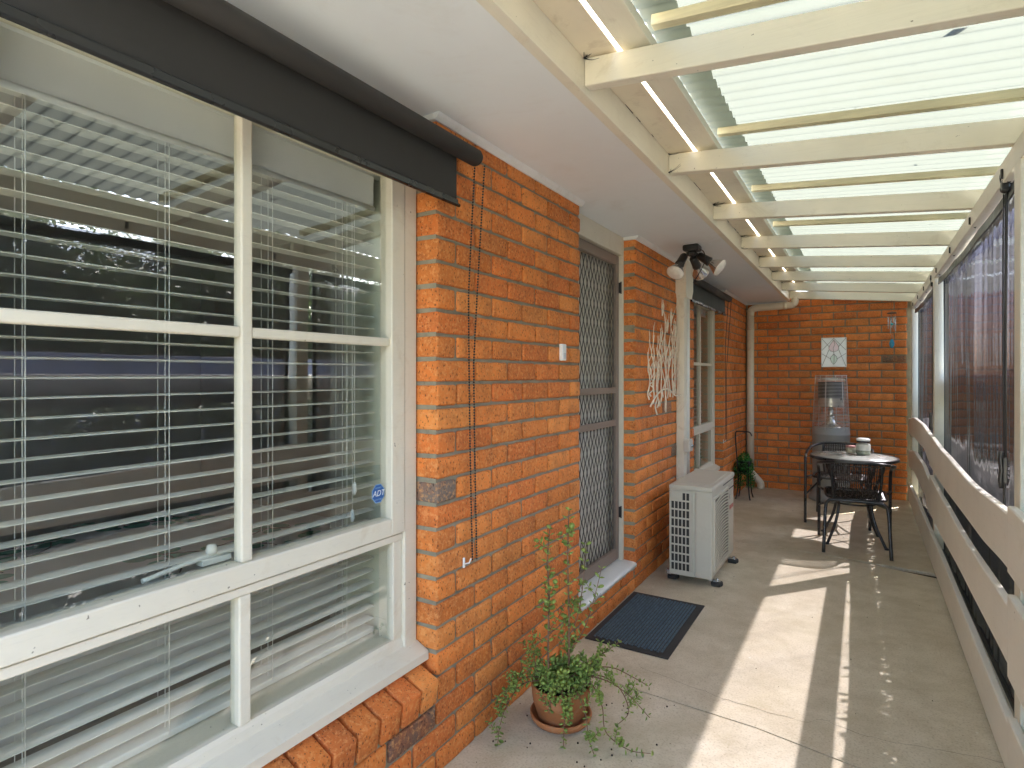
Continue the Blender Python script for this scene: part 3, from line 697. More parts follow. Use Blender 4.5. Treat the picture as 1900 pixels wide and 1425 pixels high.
# corrugated sheet
def corrugated(name, x0, x1, y0, y1, zoff, ph=0, pitch=.076, amp=.0085, mat=m_sheet):
    s = MB(); n = int((y1-y0)/pitch*8); vs = []; fs = []
    nx = 7
    for i in range(n+1):
        y = y0 + (y1-y0)*i/n; a = amp*cos(2*pi*(y-y0)/pitch+ph)
        for j in range(nx):
            x = x0+(x1-x0)*j/(nx-1); z = zb_(x)+.036+.0105+zoff+a
            vs.append((x, y, z))
    for i in range(n):
        for j in range(nx-1): fs.append((i*nx+j, i*nx+j+1, (i+1)*nx+j+1, (i+1)*nx+j))
    s.add(vs, fs, 0, True); return s.build(name, mat, per)
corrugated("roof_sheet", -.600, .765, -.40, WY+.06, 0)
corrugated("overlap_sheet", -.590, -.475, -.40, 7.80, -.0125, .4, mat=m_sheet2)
s = MB(); rr = random.Random(31)
for y in RY[:-1]:
    for q in range(7):
        p = Vector((-.771, y-.0235-rr.uniform(0,.004), 2.335+rr.choice((.088,.09,.004,.086)))); d = Vector((rr.uniform(.01,.07), -rr.uniform(.003,.05), rr.uniform(-.02,.012)))
        s.tube(smooth_path([p, p+d*.5+Vector((0,0,-.005)), p+d],3), [.0022,.0018,.0012,.0010,.0009,.0008,.0006], 4)
    for q in range(3):
        p = Vector((-.7715, y-.03-rr.random()*.55, 2.4245)); s.tube([p, p+Vector((.0008, -rr.uniform(.02,.12), .0005))], [.0022,.0010], 4)
tag(s.build("cobweb", m_dark, loc=(-.77,3,2.4)), "wispy dark cobwebs where the rafters meet the fascia board", "cobwebs", kind="stuff")
# leaf litter on the roof
s = MB(); rr = random.Random(5)
for i in range(70):
    x = rr.uniform(-.5,.6); y = rr.uniform(1,7); z = zb_(x)+.036+.024; a = rr.uniform(0,6.28); l_ = rr.uniform(.006,.02)*(2.2 if i < 8 else 1); w_ = l_*rr.uniform(.2,.5)
    s.add([(x+cos(a)*l_, y+sin(a)*l_, z), (x-sin(a)*w_, y+cos(a)*w_, z+.003), (x-cos(a)*l_, y-sin(a)*l_, z), (x+sin(a)*w_, y-cos(a)*w_, z+.001)], [(0,1,2,3)])
tag(s.build("leaf_litter", M("dead leaves", (.10,.08,.05), .9, .3), loc=(0,3,2.5)), "scattered dead leaves lying on the translucent roof sheets", "leaf litter", kind="stuff")
# debris on lower edge of the sheet end
# ------------------------------------------------------------------ railing
rail = empty("railing", (.44, 3, 0), "cream wavy timber railing of three wide boards along the patio edge", "railing")
def board(pts_t, pts_b, y0, y1, x0=.424, x1=.450):
    n = 40; vs = []; fs = []
    def ev(P, y):
        for (a, za), (b, zb2) in zip(P, P[1:]):
            if a <= y <= b:
                t = (y-a)/(b-a); t = t*t*(3-2*t); return za+(zb2-za)*t
        return P[0][1] if y < P[0][0] else P[-1][1]
    bm = bmesh.new(); rows = []
    for i in range(n+1):
        y = y0+(y1-y0)*i/n; zt = ev(pts_t, y); zbt = ev(pts_b, y)
        rows.append([bm.verts.new(c) for c in ((x0,y,zbt),(x1,y,zbt),(x1,y,zt-.002),(x1-.003,y,zt),(x0+.004,y,zt),(x0,y,zt-.004))])
    for i in range(n):
        for j in range(6): bm.faces.new([rows[i][j], rows[i][(j+1)%6], rows[i+1][(j+1)%6], rows[i+1][j]])
    bm.faces.new(rows[0][::-1]); bm.faces.new(rows[-1]); bmesh.ops.recalc_face_normals(bm, faces=bm.faces[:])
    s = MB(); s.bm(bm); return s.build("rail", m_rail, rail)
# far bay (arched) and nearer bays (sagging)
board([(5.415,.952),(6.1,.985),(6.9,.985),(7.78,.93)], [(5.415,.745),(5.9,.795),(6.9,.79),(7.78,.755)], 5.415, 7.80)
board([(5.415,.60),(6.1,.65),(6.9,.65),(7.78,.575)], [(5.415,.36),(5.9,.44),(6.9,.45),(7.78,.395)], 5.415, 7.80)
board([(5.415,.225),(6.5,.225),(7.78,.21)], [(5.415,.02),(7.78,.02)], 5.415, 7.80)
def near_bay(y0, y1):
    L = y1-y0; q = lambda f: y0+L*f
    board([(y0,.921),(q(.3),.898),(q(.7),.92),(y1,.950)], [(y0,.735),(q(.2),.713),(q(.7),.705),(y1,.722)], y0, y1)
    board([(y0,.604),(q(.35),.590),(q(.75),.615),(y1,.645)], [(y0,.405),(q(.35),.395),(q(.75),.372),(y1,.360)], y0, y1)
    board([(y0,.200),(q(.35),.210),(q(.75),.232),(y1,.222)], [(y0,.022),(y1,.022)], y0, y1)
for ya, yb in ((-.48, 2.56), (2.65, 5.36)):
    s = MB(); s.cb(.545, .572, ya-.05, yb+.05, 1.235, 1.405, .004); s.build("added_shade_rail", m_rail, rail)  # rail added outside the posts to cast a dark band on the floor
near_bay(2.605, 5.413); near_bay(-.48, 2.603)

# ------------------------------------------------------------------ clear blinds
def clear_blind(y0, y1, label, zt=2.118, zbm=.10, ropes=True, seed=0):
    e = empty("clear_blind", (.50, (y0+y1)/2, zbm), label, "clear blind", "smoky clear plastic patio blinds")
    nY, nZ = int((y1-y0)/.02), 60; vs = []; fs = []
    for i in range(nY+1):
        for j in range(nZ+1):
            f = i/nY; g_ = j/nZ; y = y0+(y1-y0)*f; z = zbm+(zt-zbm)*g_
            mid = sin(pi*f)
            inset = .0
            y += (1-f)*.02*sin(pi*g_) - f*.05*(1-g_)
            x = .506 + .010*mn.noise(Vector((y*3.2+seed, z*.35, 0))) + .0028*mn.noise(Vector((y*14+seed, z*.8, 3))) + .012*sin(pi*g_)*mid*mn.noise(Vector((seed, y, z*.9)))
            x += .0009*mn.noise(Vector((y*40+seed, z*1.5, 8)))*(1-g_*.4)
            vs.append((x, y, z))
    for i in range(nY):
        for j in range(nZ): a = i*(nZ+1)+j; fs.append((a, a+nZ+1, a+nZ+2, a+1))
    s = MB(); s.add(vs, fs, 0, True); s.build("clear_sheet", m_pvc, e)
    s = MB()
    for i0 in (0, nY):                                               # black edge webbing following the sheet
        col = [Vector(vs[i0*(nZ+1)+j]) for j in range(nZ+1)]; sg = 1 if i0 == 0 else -1; wv = []; wf = []
        for j, p in enumerate(col):
            wv += [(p.x-.004, p.y-.004*sg, p.z), (p.x-.004, p.y+.020*sg, p.z), (p.x+.004, p.y+.020*sg, p.z), (p.x+.004, p.y-.004*sg, p.z)]
            if j:
                a = 4*(j-1)
                for k in range(4): wf.append((a+k, a+(k+1)%4, a+4+(k+1)%4, a+4+k))
        s.add(wv, wf)
    s.cb(.498,.516,y0,y1,zbm-.012,zbm+.014,.003)
    s.build("edge_binding", m_black, e)
    s = MB(); n = 30; wv = []; wf = []
    for i in range(n+1):                                             # head webbing, sagging slightly between its ties
        f = i/n; y = y0+(y1-y0)*f; z = zt-.012-.022*sin(pi*f)-.010*abs(sin(pi*f*3))
        wv += [(.470,y,z-.026),(.474,y,z+.022),(.480,y,z+.022),(.478,y,z-.026)]
        if i:
            a = 4*(i-1)
            for k in range(4): wf.append((a+k, a+(k+1)%4, a+4+(k+1)%4, a+4+k))
    s.add(wv, wf); s.build("head_webbing", m_black, e)
    for f in (.05,.35,.65,.95):
        y = y0+(y1-y0)*f; s = MB(); s.cb(.444,.4515,y-.008,y+.008,2.150,2.185,.002); s.tube([(.447,y,2.155),(.470,y,2.130),(.488,y,2.160)], .003, 6); s.build("tie_hook", m_black, e)
    if ropes:
        ya = y0+.15
        for k, dy in enumerate((.01, .04, .085)):
            s = MB(); s.tube(smooth_path([(.470,ya+dy,2.115),(.468,ya+dy*.9+.004,1.8),(.466,ya+dy*.7+.004,1.4),(.464,ya+dy*.35,1.02)],5), .0030, 7); s.build("rope", m_black, e)
        s = MB(); s.cb(.450,.476,ya-.01,ya+.025,2.105,2.150,.005); s.lathe([(.0001,-.008),(.018,-.008),(.012,0),(.018,.008),(.0001,.008)], (.470,ya+.04,2.125), 14, M=Matrix.Rotation(pi/2,3,'X')); s.lathe([(.0001,-.008),(.018,-.008),(.012,0),(.018,.008),(.0001,.008)], (.470,ya+.005,2.118), 14, M=Matrix.Rotation(pi/2,3,'X'))
        s.tube(smooth_path([(.46,ya+.05,2.14),(.45,ya+.0,2.17),(.47,ya-.03,2.19)]), .005, 7); s.build("pulley", m_black, e)
        s = MB(); s.cb(.452,.466,ya-.02,ya+.012,.99,1.09,.003); s.tube([(.450,ya-.004,.97),(.446,ya-.004,1.0),(.450,ya-.004,1.04),(.446,ya-.004,1.08),(.450,ya-.004,1.11)], .008, 8)
        for k in range(4): s.tube([(.462+.009*cos(a), ya+.0+.013*sin(a), 1.01+k*.016+.004*sin(a*2)) for a in [2*pi*q/10 for q in range(11)]], .004, 6)
        s.tube(smooth_path([(.462,ya,1.01),(.460,ya+.012,.93),(.464,ya+.004,.85)]), .0045, 7)
        s.build("rope_cleat", m_black, e)
clear_blind(2.72, 5.335, "smoky clear plastic blind hanging in the wide middle bay behind the railing", seed=3)
clear_blind(5.475, 7.66, "smoky clear plastic blind in the far bay next to the end brick wall", seed=11)
clear_blind(-.40, 2.535, "smoky clear plastic blind in the bay beside the camera, seen reflected in the window", seed=23)

# ------------------------------------------------------------------ outside roller blinds
m_ext = M("charcoal mesh cloth", (.030,.028,.025), .75, .12, 6, 700, .5, .0006); m_ext_t = M("charcoal roll cloth", (.050,.046,.042), .7, .1, 4, 500, .4, .0005)
m_ext2 = M("dark grey green cloth", (.060,.066,.058), .8, .08, 5, 500, .3)
def ext_blind(y0, y1, zc, hem, label, chain=True, cloth=m_ext, near=True):
    e = empty("roller_blind", (-1.215, (y0+y1)/2, zc), label, "roller blind")
    s = MB(); s.tube([(-1.213, y0, zc), (-1.213, y1-.012, zc)], .031, 24); s.build("roller_tube", m_ext_t, e)
    s = MB(); s.tube([(-1.213, y1-.012, zc), (-1.213, y1, zc)], [.031,.026], 20); s.tube([(-1.213, y1, zc), (-1.213, y1+.012, zc)], .016, 14)
    s.build("end_cap", m_black, e)
    s = MB(); vs = []; fs = []; n = 60
    for i in range(n+1):
        y = y0+.02+(y1-.09-y0-.02)*i/n
        for j in range(5):
            z = zc-.01-(zc-.01-hem)*j/4; x = -1.2405 + .0006*mn.noise(Vector((y*2, z*3, 1)))*j
            vs += [(x, y, z), (x-.0012, y, z)]
    for i in range(n):
        for j in range(4):
            a = i*10+2*j; b = a+10; fs += [(a, a+2, b+2, b), (a+1, b+1, b+3, a+3)]
    s.add(vs, fs, 0, True); s.build("blind_cloth", cloth, e)
    s = MB(); s.cb(-1.2475, -1.2335, y0+.02, y1-.088, hem-.004, hem+.018, .003); s.tube([(-1.2405, y0+.02, hem), (-1.2405, y1-.075, hem)], .0068, 10); s.build("hem_bar", M("black bar", (.02,.02,.02), .28, .1), e)
    if chain:
        s = MB(); ya, yb, zb = y1+.004, y1+.03, .70
        st = .0104; z = zc-.02; k = 0
        while z > zb:
            f = (zc-z)/(zc-zb); sw = .012*sin(pi*f)*0 ; cross = sin(pi*f*1.0)
            p1 = (-1.226-.030*min(1, f*3), ya+.018*f*(f-.6)*2+.012*f, z); p2 = (-1.200-.050*min(1, f*2), yb-.010*cross+.02*f, z)
            for p in (p1, p2): s.ball(p, .0040 if near else .0045, 5, 4)
            z -= st
        s.tube([(-1.226,ya,zc-.02)]+[(-1.226-.030*min(1,q/10*3), ya+.018*(q/10)*((q/10)-.6)*2+.012*q/10, zc-(zc-zb)*q/10) for q in range(1,11)], .0008, 4)
        s.tube([(-1.200,yb,zc-.02)]+[(-1.200-.050*min(1,q/10*2), yb-.010*sin(pi*q/10)+.02*q/10, zc-(zc-zb)*q/10) for q in range(1,11)], .0008, 4)
        s.build("bead_chain", m_black, e)
        s = MB(); s.cb(W, -1.270, y1-.005, y1+.004, zb-.016, zb+.022, .002); s.tube([(-1.268,y1-.002,zb),(-1.254,y1+.006,zb+.004),(-1.25,y1+.012,zb+.02)], .003, 6); s.build("chain_bracket", m_cord, e)
    return e
ext_blind(-.85, 1.752, 2.196, 2.010, "long charcoal outdoor roller blind mounted above the near large window")
ext_blind(4.93, 6.42, 2.205, 2.030, "short charcoal outdoor roller blind above the far window beyond the downpipe", True, m_ext2, False)

# ------------------------------------------------------------------ doorbell, duct, downpipe, floodlight
e = empty("doorbell", (W, 2.571, 1.514), "small white doorbell on the brick pillar left of the screen door", "doorbell")
s = MB(); s.cb(W-.001, W+.018, 2.548, 2.594, 1.474, 1.556, .004); s.build("case", m_white, e)
s = MB(); s.cb(W+.018, W+.021, 2.558, 2.584, 1.482, 1.512, .001); s.build("button", M("pale grey plastic", (.55,.57,.60), .3), e)
e = empty("pipe_duct", (W, 4.72, .6), "cream air conditioner pipe duct running up the brick wall beside the twig ornament", "duct")
s = MB(); s.cb(W-.002, -1.214, 4.625, 4.705, .56, 2.05, .006); s.build("duct_cover", m_pipe, e)
s = MB(); bm = bmesh.new()
P = [(4.605,2.313),(4.83,2.313),(4.83,2.09),(4.785,2.02),(4.62,2.02),(4.605,2.06)]
s.prism([(a,b) for a,b in P], 'x', W-.002, -1.196); bm.free(); s.build("duct_cap", m_pipe, e)
s = MB(); s.tube([(-1.232,4.755,.50),(-1.232,4.755,2.03)], .027, 16); s.build("conduit", M("white pipe", (.74,.73,.68), .35, .04), e)
e = empty("isolator_switch", (W, 4.60, .84), "small grey weatherproof switch box on the duct above the air conditioner", "switch box")
s = MB(); s.cb(-1.2135, -1.165, 4.59, 4.70, .80, .895, .008); s.build("case", M("light grey plastic", (.56,.54,.48), .4, .05), e)
s = MB(); s.lathe([(.0001,.012),(.012,.012),(.014,0)], (-1.165,4.655,.845), 14, M=Matrix.Rotation(pi/2,3,'Y')); s.build("knob", m_chrome, e)
e = empty("downpipe", (-1.215, 7.76, 0), "cream round downpipe in the far corner of the brick walls", "downpipe")
s = MB(); R_ = .043
P = [(-.72,7.775,2.345),(-.715,7.775,2.30),(-.735,7.775,2.268),(-.785,7.775,2.256),(-1.13,7.775,2.246),(-1.185,7.775,2.235),(-1.212,7.775,2.205),(-1.218,7.775,2.15)]
s.tube(smooth_path(P, 4), R_, 18); s.tube([(-1.218,7.775,2.16),(-1.218,7.775,.235)], R_, 18)
s.tube(smooth_path([(-1.218,7.775,.245),(-1.214,7.77,.20),(-1.185,7.76,.165),(-1.12,7.745,.10),(-1.095,7.735,.065),(-1.09,7.73,.003)], 4), R_*.98, 18)
s.build("pipe", m_pipe, e)
for z in (2.21, 1.98, .80): 
    s = MB(); s.tube([(-1.218,7.775,z-.011),(-1.218,7.775,z+.011)], R_+.003, 18); s.build("pipe_strap" if z < 2.1 else "collar", m_pipe, e)
s = MB(); s.tube([(-.84,7.775,2.2545),(-.80,7.775,2.2557)], R_+.004, 18); s.build("collar", m_pipe, e)
e = empty("flood_light", (-1.03, 4.13, SOF), "black three lamp flood light fixed under the soffit", "flood light")
s = MB(); s.cb(-1.085, -.975, 4.075, 4.185, SOF-.045, SOF-.001, .012); s.cb(-1.06,-1.0,4.10,4.16,SOF-.075,SOF-.045,.01); s.build("base", m_black, e)
m_lens = M("frosted lens", (.80,.78,.74), .12, .1, 30, 120, .8, .002); m_refl = M("silvered bulb", (.62,.58,.54), .16, .08, 20, 60, .1, metal=.85)
def lamp(p, d, face=True):
    d = Vector(d).normalized(); Mx = d.to_track_quat('Z','Y').to_matrix(); c = Vector(p)
    s = MB(); s.tube([Vector((-1.03+(p[0]+1.03)*.3, 4.13+(p[1]-4.13)*.3, SOF-.06)), c], .012, 10); s.lathe([(.0001,-.012),(.020,-.012),(.027,.0),(.030,.07),(.033,.085),(.026,.088),(.0001,.088)], c, 20, M=Mx); hd = s.build("lamp_holder", m_black, e)
    s = MB(); s.lathe([(.022,.086),(.026,.100),(.030,.108),(.048,.140),(.058,.160),(.060,.168)], c, 26, M=Mx); b = s.build("bulb", m_refl, hd)
    s = MB(); s.lathe([(.0605,.166),(.059,.174),(.045,.183),(.022,.188),(.0001,.189)], c, 26, M=Mx); s.build("lens", m_lens, hd)
lamp((-1.075,4.085,SOF-.080), (-.20,-.62,-.78)); lamp((-.985,4.155,SOF-.075), (.72,-.02,-.52)); lamp((-1.035,4.18,SOF-.085), (.10,.85,-.50))
s = MB(); s.tube(smooth_path([(-.985,4.11,SOF-.03),(-.945,4.10,SOF-.06),(-.94,4.12,SOF-.12),(-.985,4.14,SOF-.20),(-1.03,4.16,SOF-.26)]), .0035, 6); s.build("cable", m_black, e)

# ------------------------------------------------------------------ twig ornament
e = empty("twig_ornament", (W, 4.3, 1.1), "bundle of pale bleached twigs hung as an ornament on the brick wall", "wall ornament")
rr = random.Random(12); m_twig = M("bleached twig", (.84,.76,.62), .8, .15, 30, 90, .4)
tops = [(3.86,1.56),(3.92,1.42),(3.96,1.68),(4.02,1.60),(4.07,1.50),(4.12,1.72),(4.17,1.66),(4.22,1.92),(4.27,1.80),(4.31,1.60),(4.36,1.70),(4.41,1.86),(4.46,1.62),(4.50,1.78),(4.55,1.70),(4.60,1.58),(4.66,1.66),(4.71,1.52)]
for i, (y, zt) in enumerate(tops):
    y0_ = 3.88+(y-3.86)*.96+rr.uniform(-.02,.02); z0_ = 1.14+rr.uniform(-.03,.16)
    P = [(W+.012+rr.uniform(0,.02), y0_+(y-y0_)*q/8+rr.uniform(-.016,.016), z0_+(zt-z0_)*q/8) for q in range(9)]
    s = MB(); n = len(smooth_path(P,4)); s.tube(smooth_path(P,4), [.0056*(1-.6*k/n) for k in range(n)], 6)
    for b in range(rr.randint(3,6)):
        q = rr.uniform(.45,.95); bp = Vector(P[int(q*8)]); Q = [bp]
        sd = rr.choice((-1,1))
        for k in range(4): Q.append(Q[-1]+Vector((rr.uniform(-.004,.008), sd*rr.uniform(-.006,.030), rr.uniform(.018,.05))))
        s.tube(smooth_path(Q,3), [.0034*(1-.7*k/13) for k in range(13)], 5)
    if zt > 1.7:
        for b in range(5):
            bp = Vector(P[-1]); s.tube(smooth_path([bp-Vector((0,0,.08)), bp+Vector((.004,rr.uniform(-.03,.03),-.01)), bp+Vector((0,rr.uniform(-.012,.02),rr.uniform(.0,.05)))],3), [.0045,.004,.0035,.003,.002,.0015,.001], 5)
    s.build("twig", m_twig, e)
s = MB(); s.tube(smooth_path([(W+.032,3.87,1.19),(W+.034,3.98,1.255),(W+.036,4.15,1.30),(W+.036,4.3,1.295),(W+.036,4.45,1.25),(W+.036,4.58,1.245),(W+.034,4.74,1.27)]), .006, 7); s.build("cross_twig", m_twig, e)

# ------------------------------------------------------------------ air conditioner
e = empty("air_conditioner", (-1.0, 4.31, 0), "beige grey outdoor air conditioner unit standing on the concrete by the wall", "air conditioner")
AX0, AX1, AY0, AY1, AZ0, AZ1 = -1.135, -.852, 3.932, 4.690, .052, .662
s = MB(); s.cb(AX0, AX1-.004, AY0+.008, AY1, AZ0, AZ1-.032, .010)
s.cb(-.965, AX1, AY0, AY0+.05, AZ0, AZ1-.03, .012); s.cb(AX0+.004, -.966, AY0+.004, AY0+.02, AZ0, AZ0+.035, .004); s.cb(AX0, AX0+.014, AY0+.002, AY0+.03, AZ0, AZ1-.03, .004)
for x in (-.990, -.975): s.cb(x-.004, x+.003, AY0+.003, AY0+.02, AZ0+.03, AZ1-.05, .002)
s.cb(AX1-.006, AX1+.003, 3.965, 4.445, .098, .590, .006); s.build("casing", m_ac, e)
s = MB(); s.cb(AX0-.003, AX1+.003, AY0-.003, AY1+.003, AZ1-.036, AZ1, .012); s.cb(AX0+.03, AX1-.03, AY0+.09, AY1-.03, AZ1-.002, AZ1+.003, .002); s.build("top_cover", m_ac, e)
s = MB(); s.box(AX0+.012, -.998, AY0+.0065, AY0+.0075, AZ0+.03, AZ1-.05); s.build("coil", m_dark, e)
s = MB(); gx0, gx1, gz0, gz1 = AX0+.010, -.998, AZ0+.028, AZ1-.048
nc, nr = 5, 9; pw_ = (gx1-gx0)/nc; pz = (gz1-gz0)/nr
for i in range(nc+1): x = gx0+i*pw_; s.cb(x-.0032, x+.0032, AY0+.0015, AY0+.0062, gz0-.004, gz1+.004, .001)
for j in range(nr+1): z = gz0+j*pz; s.cb(gx0-.004, gx1+.004, AY0+.0010, AY0+.0062, z-.0055, z+.0055, .001)
s.cb(gx0+.002, gx0+pw_*3, AY0-.004, AY0+.006, gz1-pz*.9, gz1-.002, .003); s.cb(gx0+.006, gx0+pw_*3-.008, AY0-.020, AY0-.003, gz1-.030, gz1-.010, .003)
s.build("side_grille", m_ac, e)
s = MB(); s.box(AX1+.0031, AX1+.0036, 3.985, 4.425, .115, .572); s.build("fan_opening", M("dark brown mesh", (.09,.07,.055), .6, .3), e)
s = MB()
for k in range(21):
    z = .123+k*.0218; P = [(AX1+.008, 3.982+.446*q/10, z + .020*((q/10)*2-1)**2*(-.9) + .012*(q/10)) for q in range(11)]
    for a, b in zip(P, P[1:]): s.beam(a, b, .007, .0078, 0, up=(0,0,1))
s.cb(AX1-.002, AX1+.011, 3.972, 3.985, .104, .584, .003); s.cb(AX1-.002, AX1+.011, 4.425, 4.438, .104, .584, .003); s.cb(AX1-.002, AX1+.012, 3.972, 4.438, .574, .590, .004); s.cb(AX1-.002, AX1+.011, 3.972, 4.438, .098, .110, .003)
s.build("fan_grille", m_ac, e)
m_red = M("red print", (.50,.05,.05), .4); text("FUJITSU", .042, (AX1+.0008, 4.575, .42), m_red, e, ext=.0006); text("C", .05, (AX1+.0008, 4.52, .50), M("grey print", (.25,.24,.26), .4), e, ext=.0006)
s = MB(); s.cb(AX1-.006, AX1+.001, 4.47, AY1-.002, .558, .562, .001); s.cb(AX1-.006, AX1+.001, 4.30, AY1-.002, .618, .621, .001); s.build("panel_seam", m_dark, e)
for (x, y) in ((-.840,4.02),(-.840,4.58),(-1.13,4.02),(-1.13,4.58)):
    s = MB(); s.lathe([(.0001,.0),(.036,.0),(.040,.008),(.038,.024),(.020,.026),(.0001,.026)], (x, y, 0), 20); s.cb(x-.03,x+.03,y-.045,y+.03,.001,.022,.006); f_ = s.build("foot", m_rubber, e)
    s = MB(); s.cb(x-.05, x+.022, y-.018, y+.018, .024, .054 if x < -.9 else .034, .003); s.lathe([(.010,.034),(.010,.044),(.0001,.046)], (x+.004,y,0), 6); s.build("bracket", m_chrome, f_)

# ------------------------------------------------------------------ doormat
e = empty("doormat", (-1.05, 3.22, 0), "navy ribbed doormat with black rubber border at the door step", "doormat")
s = MB(); x0, x1, y0, y1 = -1.270, -.824, 2.835, 3.608
s.cb(x0, x1, y0, y1, .001, .007, .002); s.build("rubber_border", m_rubber, e)
m_mat = M("navy ribbed pile", (.085,.13,.165), .9, .35, 60, 400, 1, .002, dirt=(.12,.15,.16), dirt_amt=.7)
s = MB(); s.box(x0+.03, x1-.03, y0+.03, y1-.03, .006, .0085, 1)
nx, ny = 22, 36; sx = (x1-x0-.07)/nx; sy = (y1-y0-.07)/ny
for i in range(nx):
    for j in range(ny):
        ax = x0+.035+i*sx; ay = y0+.035+(j+.5*(i % 2))*sy
        if ay+sy*.8 > y1-.03: continue
        s.cb(ax+.001, ax+sx-.0045, ay+.001, ay+sy-.0055, .008, .0135, .0012)
s.build("ribbed_pile", [m_mat, m_rubber], e)

# ------------------------------------------------------------------ potted plant
PX, PY = -1.055, 2.120
s = MB(); s.lathe([(.0001,.004),(.100,.004),(.112,.008),(.122,.020),(.126,.034),(.122,.040),(.116,.036),(.110,.018),(.0001,.016)], (PX,PY,0), 48)
tag(s.build("pot_saucer", m_terra, loc=(PX,PY,0)), "round terracotta saucer under the plant pot", "saucer")
e = empty("potted_plant", (PX, PY, .017), "trailing jade succulent with tall stems in a terracotta bowl by the brick wall", "potted plant")
s = MB(); s.lathe([(.0001,.018),(.088,.018),(.094,.022),(.112,.085),(.1135,.086),(.117,.112),(.122,.150),(.119,.156),(.112,.155),(.107,.130),(.102,.118)], (PX,PY,0), 56); s.build("pot", m_terra, e)
s = MB(); vs = []; fs = []; n = 28
for i in range(9):
    for k in range(n):
        r_ = .106*i/8+.0001; a = 2*pi*k/n; vs.append((PX+r_*cos(a), PY+r_*sin(a), .124+.014*(1-i/8)+.008*mn.noise(Vector((r_*cos(a)*40, r_*sin(a)*40, 0)))))
for i in range(8):
    for k in range(n): fs.append((i*n+k, i*n+(k+1)%n, (i+1)*n+(k+1)%n, (i+1)*n+k))
s.add(vs, fs, 0, True)
rr = random.Random(8)
for q in range(160):
    a = rr.uniform(0,6.28); r_ = .10*sqrt(rr.random()); x, y = PX+r_*cos(a), PY+r_*sin(a); sz = rr.uniform(.004,.010); an = rr.uniform(0,6.28)
    s.beam((x-cos(an)*sz, y-sin(an)*sz, .137), (x+cos(an)*sz, y+sin(an)*sz, .140), sz*.6, sz*.4, 0)
s.build("soil", m_soil, e)
def stem_leaves(leaf, P, rr, size, gap=.018, dens=1.0, start=0):
    acc = 0; k = 0
    for i in range(1, len(P)):
        acc += (P[i]-P[i-1]).length
        if i < start: continue
        if acc > gap:
            acc = 0; k += 1
            if rr.random() > dens: continue
            d = (P[i]-P[i-1]).normalized(); o_ = d.orthogonal().normalized(); b_ = d.cross(o_)
            an = k*pi/2 + rr.uniform(-.4,.4)
            for sd in (0, pi):
                side = (o_*cos(an+sd) + b_*sin(an+sd)).normalized(); axis = (side + d*.45 + Vector((0,0,.15))).normalized()
                nrm = (d - axis*d.dot(axis)).normalized(); nrm = (nrm + Vector((rr.uniform(-.3,.3), rr.uniform(-.3,.3), rr.uniform(-.1,.5)))).normalized()
                wv = axis.cross(nrm).normalized(); nrm = wv.cross(axis); sz = size*rr.uniform(.85,1.45); b0 = P[i]+axis*.002
                outl = [(0,0),(.25,.30),(.60,.44),(.90,.30),(1.02,0),(.90,-.30),(.60,-.44),(.25,-.30)]
                th = sz*.09
                vs = [b0+axis*(u*sz)+wv*(v_*sz)+nrm*(th*.2) for u, v_ in outl] + [b0+axis*(.55*sz)+nrm*(th*2.2), b0+axis*(.55*sz)-nrm*(th*1.2)]
                fs = [(j, (j+1)%8, 8) for j in range(8)] + [((j+1)%8, j, 9) for j in range(8)]
                leaf.add(vs, fs, 0, True)
def grow(base, pts, r0, size, gap, dens=1, start=2, side=0):
    P = smooth_path([Vector(base)]+[Vector(p) for p in pts], 9)
    s = MB(); n = len(P); s.tube(P, [r0*(1-.6*i/n) for i in range(n)], 6); lf = MB()
    stem_leaves(lf, P, rr, size, gap, dens, start)
    for b in range(side):
        i = int(rr.uniform(.25,.85)*n); d = Vector((rr.uniform(-1,1), rr.uniform(-1,1), rr.uniform(.3,1.1))).normalized()*rr.uniform(.03,.07)
        Q = smooth_path([P[i], P[i]+d*.5+Vector((0,0,-.002)), P[i]+d+Vector((0,0,.008))], 6); s.tube(Q, r0*.35, 5); stem_leaves(lf, Q, rr, size*.95, gap*.6, 1, 1)
    st = s.build("stem", m_stem, e); lf.build("leaves", m_leaf, st)
def V(a, b, c): return (PX+a, PY+b, c)
grow(V(-.035,-.035,.13), [V(-.038,-.038,.30), V(-.036,-.034,.50), V(-.040,-.04,.66), V(-.035,-.03,.775)], .0048, .022, .024, .95, 4, 7)
grow(V(.02,.03,.13), [V(.022,.032,.30), V(.020,.03,.50), V(.016,.030,.68), V(.020,.034,.845)], .0050, .022, .024, .95, 4, 7)
grow(V(.025,.035,.34), [V(.05,.06,.42), V(.065,.075,.55), V(.075,.08,.70)], .0026, .021, .024, .95, 3, 2)
grow(V(.03,.04,.28), [V(.07,.08,.36), V(.10,.11,.48), V(.125,.125,.60)], .0026, .021, .028, .95, 3, 2)
grow(V(-.04,-.04,.36), [V(-.02,.0,.40), V(.0,.03,.45)], .002, .016, .02, 1, 1, 0)
grow(V(-.07,-.02,.13), [V(-.09,-.04,.20), V(-.10,-.05,.265)], .003, .019, .018, 1, 3, 1)
